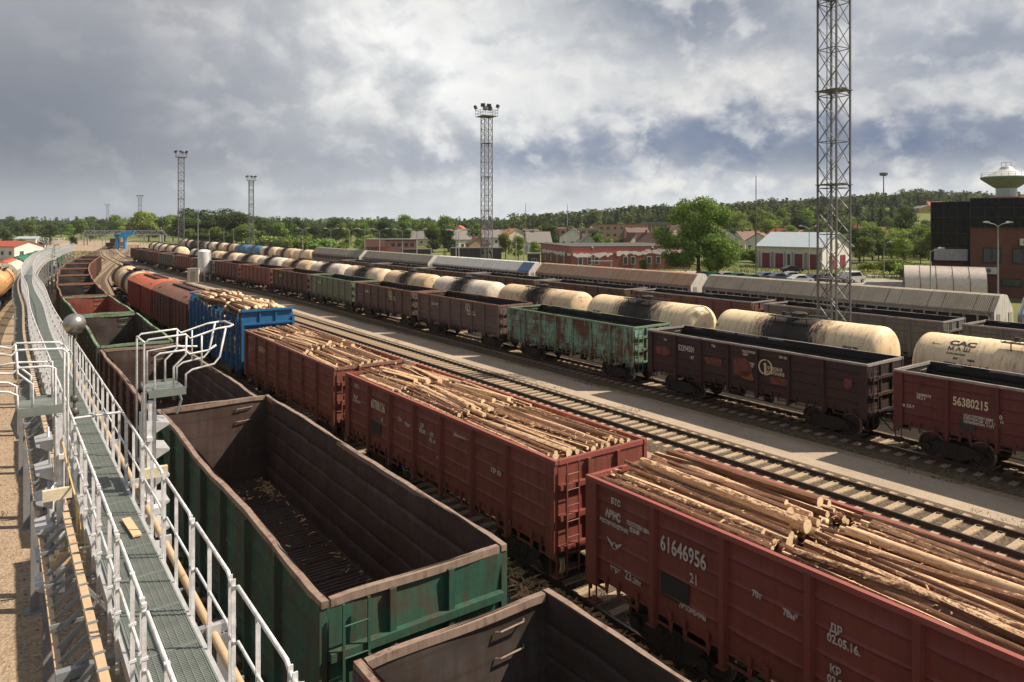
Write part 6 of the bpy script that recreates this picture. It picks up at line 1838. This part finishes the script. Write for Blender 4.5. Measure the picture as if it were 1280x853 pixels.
# the big round tree
bigc = []; bigr = []
for k in range(66):
    t_ = rt.random(); z = 2.0+12.0*t_**1.12; prof = math.sin(math.pi*(.20+.72*t_))**.6; a = rt.uniform(0,6.28); rr = 7.7*prof*rt.uniform(.35,.95)
    bigc.append((rr*math.cos(a), rr*math.sin(a), z)); q = rt.uniform(1.3,2.1); bigr.append((q,q,q*.72))
bigc.append((0,0,7.5)); bigr.append((4,4,3.6))
P_ = at(873, 137); t = thing('broadleaf_tree', 'big round full green tree standing alone beside the parking row', 'tree', P_)
ob('trunk', trunk_mesh(12.5, .42, 50, 9), t); ob('crown', quads_mesh('crown', leaf_cloud(bigc, bigr, 38000, .21, 5, shell=.4), LEAF), t)
def grove(n, px0, px1, Y0, Y1, H0, H1, sps, label, group, wx=1.0):
    for k in range(n):
        px = px0+(px1-px0)*(k+rt.uniform(.1,.9))/n; Y = rt.uniform(Y0, Y1); sp = rt.choice(sps)
        tree(sp, at(px, Y, -.2), rt.uniform(H0,H1), label, group, wx, rt)
# left side
grove(16, -60, 128, 380, 560, 9, 15, ['dark0','dec0','dec2','dark1'], 'dark tree in the belt at the far left of the yard', 'trees in the belt at the far left', 1.3)
grove(22, -90, 130, 560, 760, 13, 19, ['dark0','con','dark1','dec1'], 'tree in the forest edge on the far left horizon', 'forest edge trees on the left horizon', 1.2)
tree('dec1', at(58, 300, -.4), 6.5, 'round dark bush-like tree left of the gantry', None, 1.3, rt); tree('dec1', at(92, 330, -.4), 5.5, 'low round tree just left of the gantry', None, 1.2, rt)
tree('dec0', at(27, 260, -.4), 5.0, 'small round tree at the pale hall on the left', None, 1.2, rt); tree('dark0', at(8, 310, -.4), 9, 'dark tree behind the red roofed depot', None, 1.2, rt)
grove(4, 172, 222, 400, 430, 14.5, 17.5, ['dec3','dec1'], 'light green broad tree behind the gantry', 'light green trees behind the gantry', 1.45)
grove(16, 130, 240, 520, 700, 13, 19, ['dark0','con','dec0'], 'tree in the forest edge behind the gantry', 'forest edge trees behind the gantry', 1.2)
grove(14, 228, 322, 340, 380, 16, 20, ['dark0','dark1','dec1'], 'tall dark tree of the dense grove between the two left masts', 'dense dark grove between the two left masts', 1.35)
grove(9, 235, 315, 325, 345, 7, 11, ['dark0','dec0'], 'lower dark tree at the front of the dense grove', 'front trees of the dense dark grove', 1.5)
grove(34, 318, 650, 300, 430, 10.5, 15, ['dec0','dec1','dark0','dec2','dark1'], 'dark green tree in the long row behind the tank wagons', 'long row of trees behind the tank wagons', 1.15)
grove(34, 300, 660, 480, 660, 12, 18, ['dark0','dec0','con','dark1'], 'tree of the wooded skyline behind the long tree row', 'wooded skyline behind the tree row', 1.25)
grove(16, 320, 470, 235, 290, 3.5, 6.5, ['dec0','dec1','dec3','bush0'], 'low bushy tree between the tanks and the long tree row', 'low bushy trees behind the tanks', 1.4)
for px,Y,H,lab in ((541,250,10.5,'tree with bare trunk right of the pink office'),(561,255,11,'second tree with bare trunk right of the pink office'),(593,262,10,'tree just left of the big lattice mast'),(506,270,9.5,'tree behind the pink office'),(632,205,7.5,'tree just right of the big lattice mast'),(648,190,7,'dense tree beside the small kiosk')):
    tree('dark1' if px < 600 else 'dec0', at(px,Y), H, lab, None, 1.1, rt)
tree('con', at(556,165), 4.2, 'small young conifer in front of the dark hall', None, 1.5, rt)
for px,Y,H,lab in ((670,185,5.5,'light green round tree left of the brick building'),(684,190,5.0,'light green bush tree behind the brick building corner'),(722,200,4.8,'low green tree above the brick building, left'),(748,205,7.0,'green tree above the brick building middle'),(762,200,6.0,'light green tree above the brick building, right'),(779,215,6.0,'green tree in front of the steep brown roofs'),(688,290,12,'dark tall tree left of the orange apartment block'),(745,270,9,'dark tree between the two apartment blocks'),(704,300,8,'small round tree in front of the orange block')):
    tree(rt.choice(['dec0','dec3','dec2']) if H < 9 else 'dark1', at(px,Y), H, lab, None, 1.2, rt)
tree('dec0', at(804,139), 3.2, 'young tree on the forecourt left of the big round tree', None, 1.1, rt)
# town trees and hill side
grove(40, 560, 860, 300, 480, 6, 10, ['dec0','dec3','dec2','con','dec1'], 'tree among the town houses in the middle distance', 'trees among the town houses', 1.15)
grove(44, 850, 1180, 250, 420, 8, 14, ['dec0','dark0','dec1','birch','dec3'], 'tree on the slope behind the white hall', 'trees on the slope behind the white hall', 1.15)
grove(16, 885, 1015, 330, 420, 12, 17, ['dec2','birch','dec0'], 'tall tree on the rise behind the big round tree', 'tall trees on the rise right of the big tree', 1.0)
tree('dark1', at(1000,330), 17, 'tallest tree left of the tallest mast', None, .95, rt); tree('dark0', at(1131,235), 17, 'tall dark tree left of the dark office', None, .8, rt)
grove(13, 1070, 1172, 170, 215, 6.5, 10.5, ['dec3','dec0','dec1','birch'], 'grey green bushy tree behind the parking lot lamp', 'bushy trees left of the dark office', 1.35)
grove(5, 1128, 1176, 185, 235, 8, 12, ['dec0','dec1'], 'rounded green tree close to the dark office', 'rounded trees beside the dark office', 1.1)
for px,Y,H,lab in ((1121,140,3.6,'round shrub on the grass left of the dark office'),(1132,132,3.0,'shrub beside the arched canopy'),(1140,127,2.6,'low shrub at the canopy edge'),(1085,150,2.2,'small shrub behind the white van')):
    tree('bush1' if px < 1130 else 'bush0', at(px,Y), H, lab, None, 1.3, rt)
grove(10, 915, 1010, 176, 200, 2.5, 4.5, ['bush0','bush1'], 'low shrub behind the white hall', 'shrubs behind the white hall', 1.4)
hx = random.Random(41)
hdesc = ['cream walled','white walled','tan walled','grey walled']; hr = ['brown','red','dark grey','orange']
spots = [(575,300),(606,330),(618,300),(641,260),(663,330),(700,380),(716,250),(742,380),(795,300),(843,300),(868,350),(886,290),(899,240),(924,330),(943,300),(975,270),(1003,300),(1020,380),(1075,330),(1098,300),(1120,360),(1146,330)]
near = ['left of the big lattice mast','just left of the big lattice mast foot','right of the big lattice mast','beyond the dark kiosk','above the kiosk','between the mast and the orange block','directly above the brick building left half','behind the orange apartment block','left of the columned building','just left of the big round tree top','behind the big round tree','right beside the big round tree','behind the right edge of the big round tree','left of the antenna mast','at the antenna mast','above the left end of the white hall','above the middle of the white hall','left of the tallest mast on the slope','right of the tallest mast on the slope','above the parking lot lamp on the slope','among bushes left of the dark office','close to the dark office on the slope']
for i,(px,Y) in enumerate(spots):
    w_ = hx.uniform(8,11); wi = hx.randrange(4); ri = hx.randrange(4)
    house('house', f'{hdesc[wi]} house with {hr[ri]} roof {near[i]}', at(px,Y,1.0), w_, w_*.75, hx.uniform(3.2,5.2), hx.uniform(-.7,.7), hx.uniform(2,3.4), [cream,whitew,tan,greyw][wi], [rbrown,rred,rgrey,rorange][ri], cols=3, sidecols=2, rows=1, axis=hx.choice('XY'))
# far woods as masses
def forest(name, label, n, fpos, H0, H1, dens, seed, mt):
    rs = np.random.RandomState(seed); allv = []; k = 0
    cv = [conif(500+i, 12, 170, .75, .17, .1) for i in range(3)]; dv = [decid(510+i, 12, .36, 420, .55, .1, 11) for i in range(3)]
    while k < n:
        x, y = fpos(rs)
        src = cv if rs.rand() < dens else dv
        v = src[rs.randint(3)].copy(); s = rs.uniform(H0,H1)/12; a = rs.rand()*6.28; c_, s_ = math.cos(a), math.sin(a)
        w = s*rs.uniform(1.1,1.5)
        X = (v[:,0]*c_-v[:,1]*s_)*w + x; Y = (v[:,0]*s_+v[:,1]*c_)*w + y; Z = v[:,2]*s + g(x,y) - .5
        allv.append(np.stack([X,Y,Z],1)); k += 1
    me = quads_mesh(name, np.concatenate(allv), mt); tag(ob(name, me), label, 'wood', kind='stuff')
def hillpos(rs):
    px = rs.uniform(640, 1420); Y = rs.uniform(400 if px > 880 else 540, 960)
    if 1138 < px < 1182 and Y < 640: Y = rs.uniform(700, 960)
    return ((px-640)/F*Y, Y)
forest('hill_forest', 'wooded hill rising behind the town at the right', 1900, hillpos, 11, 18, .95, 1, NEEDLE)
forest('hill_forest', 'lighter leafy trees scattered through the wooded hill', 1100, hillpos, 11, 20, .0, 8, leaf_mat('leaf_hill', (.08,.12,.035), (.13,.18,.05), (.22,.26,.09)))
def farpos(rs):
    px = rs.uniform(-160, 760); Y = rs.uniform(760, 1500)
    return ((px-640)/F*Y, Y)
forest('distant_forest', 'low distant forest along the flat horizon', 1500, farpos, 14, 20, .45, 2, LEAF_D)
def farpos2(rs):
    px = rs.uniform(580, 900); Y = rs.uniform(950, 1300)
    return ((px-640)/F*Y, Y)
forest('distant_forest', 'far wooded ridge behind the apartment blocks', 500, farpos2, 12, 18, .5, 3, LEAF_D)
# rough grass on the verge
m = MB(); rnd = random.Random(31)
for k in range(16000):
    if rnd.random() < .6: px = rnd.uniform(640,1175); Y = rnd.uniform(118,175)
    else: px = rnd.uniform(-20,120); Y = rnd.uniform(150,260)
    p = at(px, Y); 
    if 28 < p.x < 80 and 100 < p.y < 131: continue
    if 10 < p.x < 40 and 136 < p.y < 151: continue
    if p.x > 50 and 90 < p.y < 126: continue
    s = rnd.uniform(.15,.45); a = rnd.uniform(0,6.28)
    m.add([(p.x-s*math.cos(a)*.4,p.y-s*math.sin(a)*.4,p.z),(p.x+s*math.cos(a)*.4,p.y+s*math.sin(a)*.4,p.z),(p.x+rnd.uniform(-.2,.2),p.y,p.z+s)], [(0,1,2)])
for k in range(5000):
    p_ = rnd.choice((rnd.gauss(26.9,.25), rnd.gauss(22.3,.2), rnd.gauss(29.6,.2), rnd.uniform(15,22), rnd.uniform(-8,.5))); q_ = rnd.uniform(6,110)
    if math.sin(q_*.7+p_)+math.sin(q_*.23) < .6: continue
    x, y = W(p_, q_); z = g(x,y)
    for j in range(4):
        a = rnd.uniform(0,6.28); s = rnd.uniform(.05,.14); dx, dy = rnd.uniform(-.12,.12), rnd.uniform(-.12,.12)
        m.add([(x+dx-.02,y+dy,z),(x+dx+.02,y+dy,z),(x+dx+s*.5*math.cos(a),y+dy+s*.5*math.sin(a),z+s)], [(0,1,2)])
tag(m.build('grass', [leaf_mat('grass_blade', (.09,.11,.03), (.16,.17,.05), (.30,.27,.11))], fix=False), 'rough grass on the verges', 'grass', kind='stuff')

# ------------------------------------------------------------------ light and sky
L = Vector((-1.162, -.0965, -1.27)).normalized()   # direction in which sunlight travels
sun = bpy.data.lights.new('sun', 'SUN'); sun.energy = SUN_E; sun.angle = R(.6); sun.color = (1.0, .87, .69)
so = bpy.data.objects.new('sun', sun); COL.objects.link(so); so.rotation_euler = L.to_track_quat('-Z', 'Y').to_euler()
# thin summer haze: one even volume round the whole yard, town and woods
hz_ = MB().box(-2600, 2600, -60, 2600, -8, 75).build('haze', [], None)
hm = bpy.data.materials.new('haze_air'); hm.use_nodes = True; hg = NG(hm.node_tree)
hm.node_tree.nodes.remove(hm.node_tree.nodes['Principled BSDF'])
pv = hg.new('ShaderNodeVolumePrincipled'); pv.inputs['Color'].default_value = (.86,.91,1,1); pv.inputs['Density'].default_value = HAZE
hg.l.new(pv.outputs[0], hg.n['Material Output'].inputs['Volume']); hz_.data.materials.clear(); hz_.data.materials.append(hm)
tag(hz_, 'faint haze softening the far woods and town', 'haze', kind='stuff')
sc.cycles.volume_bounces = 0
wd = bpy.data.worlds.new('World'); sc.world = wd; wd.use_nodes = True
G = NG(wd.node_tree); bg = G.n['Background']
sky = G.new('ShaderNodeTexSky', sky_type='NISHITA'); sky.sun_disc = False; sky.sun_elevation = math.asin(-L.z); sky.sun_rotation = math.atan2(-L.x, -L.y); sky.air_density = 1.2; sky.dust_density = 1.5
D = G.vmath('NORMALIZE', G.coord('Generated')); d = G.sep(D)
az = G.math('MULTIPLY', G.math('ARCTAN2', d[0], d[1]), 57.2958); el = G.math('MULTIPLY', G.math('ARCSINE', d[2]), 57.2958)
zz = G.math('MAXIMUM', d[2], 0.0)
# cloud masses in azimuth/elevation, stretched towards the horizon like a deck seen in perspective
def nz(sx, sy, off, scale, det, rough, dist=0):
    return G.noise(G.mapv(G.comb(G.math('MULTIPLY', az, sx), G.math('MULTIPLY', el, sy), 0), off), scale, det, rough, dist)
k = G.math('DIVIDE', 1.0, G.math('ADD', zz, .16))
PL = G.comb(G.math('MULTIPLY', d[0], k), G.math('MULTIPLY', d[1], k), 0)
n1 = G.noise(G.mapv(PL, (3.1,1.7,0)), .9, 6, .55, .4)
nA = nz(.05, .07, (2.2,5.1,0), 1.3, 5, .55, .4)      # broad masses
nB = nz(.07, .09, (7.2,1.1,3), 2.4, 8, .52, .15)       # billows
nC = nz(.10, .14, (1.2,8.1,6), 3.4, 9, .58, .1); nD = nz(.07, .09, (7.2+.045,1.1+.075,3), 2.4, 8, .52, .15)      # wisps and lit edges
azn = G.math('MULTIPLY', G.math('ADD', az, 45), 1/90); calm = G.ramp(azn, [(.12,.10),(.45,1.0)])
wx = G.math('ADD', az, G.math('MULTIPLY', calm, G.math('MULTIPLY', G.math('SUBTRACT', nB, .5), 18))); wy = G.math('ADD', el, G.math('MULTIPLY', calm, G.math('MULTIPLY', G.math('SUBTRACT', G.math('ADD', G.math('MULTIPLY', nB, .5), G.math('MULTIPLY', nC, .5)), .5), 12)))
def A_(px): return math.degrees(math.atan((px-640)/F))
def E_(py, px=640): return math.degrees(math.atan((HOR-py)/math.hypot(F, px-640)))
col = G.ramp(azn, [(0, s2l(142,144,148)), (.25, s2l(156,158,161)), (.45, s2l(194,195,195)), (.75, s2l(186,188,190)), (1, s2l(172,175,180))])
def blob(px, py, sx, sy, c, stn=1.0, raw=False):
    """a bank of cloud centred on an azimuth and elevation"""
    global col
    ax = G.math('MULTIPLY', G.math('SUBTRACT', wx, A_(px)), 1/sx); ay = G.math('MULTIPLY', G.math('SUBTRACT', wy, E_(py, px)), 1/sy)
    r2 = G.math('ADD', G.math('MULTIPLY', ax, ax), G.math('MULTIPLY', ay, ay))
    f = G.math('MULTIPLY', G.math('EXPONENT', G.math('MULTIPLY', r2, -1.0)), stn)
    col = G.mix(f, col, s2l(*c))
blob(60, 40, 17, 8, (160,161,166), .8); blob(80, 170, 16, 7, (104,111,122), .95); blob(250, 180, 12, 7, (120,126,136), .95); blob(310, 90, 8, 8, (150,153,160), .7)
blob(470, 30, 8, 5, (222,222,220), .8); blob(560, 90, 8, 5.5, (236,236,234), .95); blob(680, 140, 9, 5, (218,219,218), .75); blob(430, 170, 8, 3.5, (176,180,184), .6)
blob(850, 22, 10, 5, (120,129,145), 1.0); blob(760, 80, 6, 2.2, (206,207,207), .5); blob(1150, 20, 9, 4, (196,197,200), .6); blob(900, 120, 7, 2.2, (222,220,216), .75); blob(980, 140, 6, 2.4, (216,214,210), .6); blob(1210, 125, 6, 2.4, (212,210,206), .8)
blob(1200, 72, 8, 2.2, (132,141,156), .85); blob(720, 202, 15, 1.9, (126,137,158), .95); blob(930, 188, 13, 2.3, (116,129,151), 1.0); blob(1130, 190, 12, 2.7, (96,110,136), 1.0)
blob(1000, 172, 15, 1.6, (108,122,146), .8)
blob(450, 235, 16, 1.5, (178,184,188), .6); blob(120, 255, 16, 1.5, (150,158,166), .6)
# lit cumulus band above the horizon on the right
bandf = G.math('EXPONENT', G.math('MULTIPLY', G.math('POWER', G.math('MULTIPLY', G.math('SUBTRACT', G.math('ADD', el, G.math('MULTIPLY', G.math('SUBTRACT', nC, .5), -5)), 2.5), 1/1.45), 2), -1))
rightf = G.ramp(azn, [(.42,0),(.62,.7),(1,.95)])
col = G.mix(G.math('MULTIPLY', bandf, rightf), col, G.mix(G.ramp(nC, [(.40,0),(.58,1)]), s2l(186,192,200), s2l(236,234,226)))
# folds and lit edges of the cloud deck
lit = G.math('MULTIPLY', G.ramp(G.math('ADD', G.math('MULTIPLY', nB, .6), G.math('MULTIPLY', nC, .4)), [(.50,0),(.60,1)]), G.math('MULTIPLY', calm, .20))
drk = G.math('MULTIPLY', G.ramp(G.math('ADD', G.math('MULTIPLY', nA, .5), G.math('MULTIPLY', nB, .5)), [(.42,1),(.53,0)]), G.math('MULTIPLY', calm, .40))
rel = G.math('MULTIPLY', G.math('SUBTRACT', nB, nD), 5.5)
puff = G.math('MULTIPLY', G.ramp(rel, [(.10,0),(.55,1)]), G.math('MULTIPLY', calm, .27)); pdrk = G.math('MULTIPLY', G.ramp(G.math('MULTIPLY', rel, -1), [(.10,0),(.60,1)]), G.math('MULTIPLY', calm, .26))
col = G.mix(pdrk, col, s2l(142,149,160)); col = G.mix(puff, col, s2l(238,236,230))
col = G.mix(lit, col, s2l(226,226,222)); col = G.mix(drk, col, s2l(132,139,152))
# clear gaps showing the sky itself
gap = G.ramp(n1, [(.66,0),(.76,.45)])
skyc = G.mix(1.0, sky.outputs[0], (.085,.085,.085), 'MULTIPLY')
col = G.mix(gap, col, skyc)
col = G.mix(G.math('MULTIPLY', G.math('EXPONENT', G.math('MULTIPLY', G.math('POWER', G.math('MULTIPLY', G.math('MAXIMUM', el, 0.0), .42), 2), -1)), G.ramp(azn, [(.18,.15),(.4,.65)])), col, s2l(204,209,212))
below = G.ramp(G.math('MULTIPLY', G.math('ADD', el, 4), 1/5), [(0,1),(.7,0)])
col = G.mix(below, col, s2l(120,118,112))
G.l.new(col, bg.inputs[0]); bg.inputs[1].default_value = SKY_S
sc.view_settings.view_transform = 'Standard'; sc.view_settings.look = 'None'; sc.view_settings.gamma = 1; sc.view_settings.exposure = EXPO
sc.view_settings.use_curve_mapping = False
sc.cycles.use_denoising = True
sc.cycles.max_bounces = 6; sc.cycles.diffuse_bounces = 3; sc.cycles.glossy_bounces = 3; sc.cycles.transparent_max_bounces = 6; sc.cycles.transmission_bounces = 3
sc.cycles.use_adaptive_sampling = True
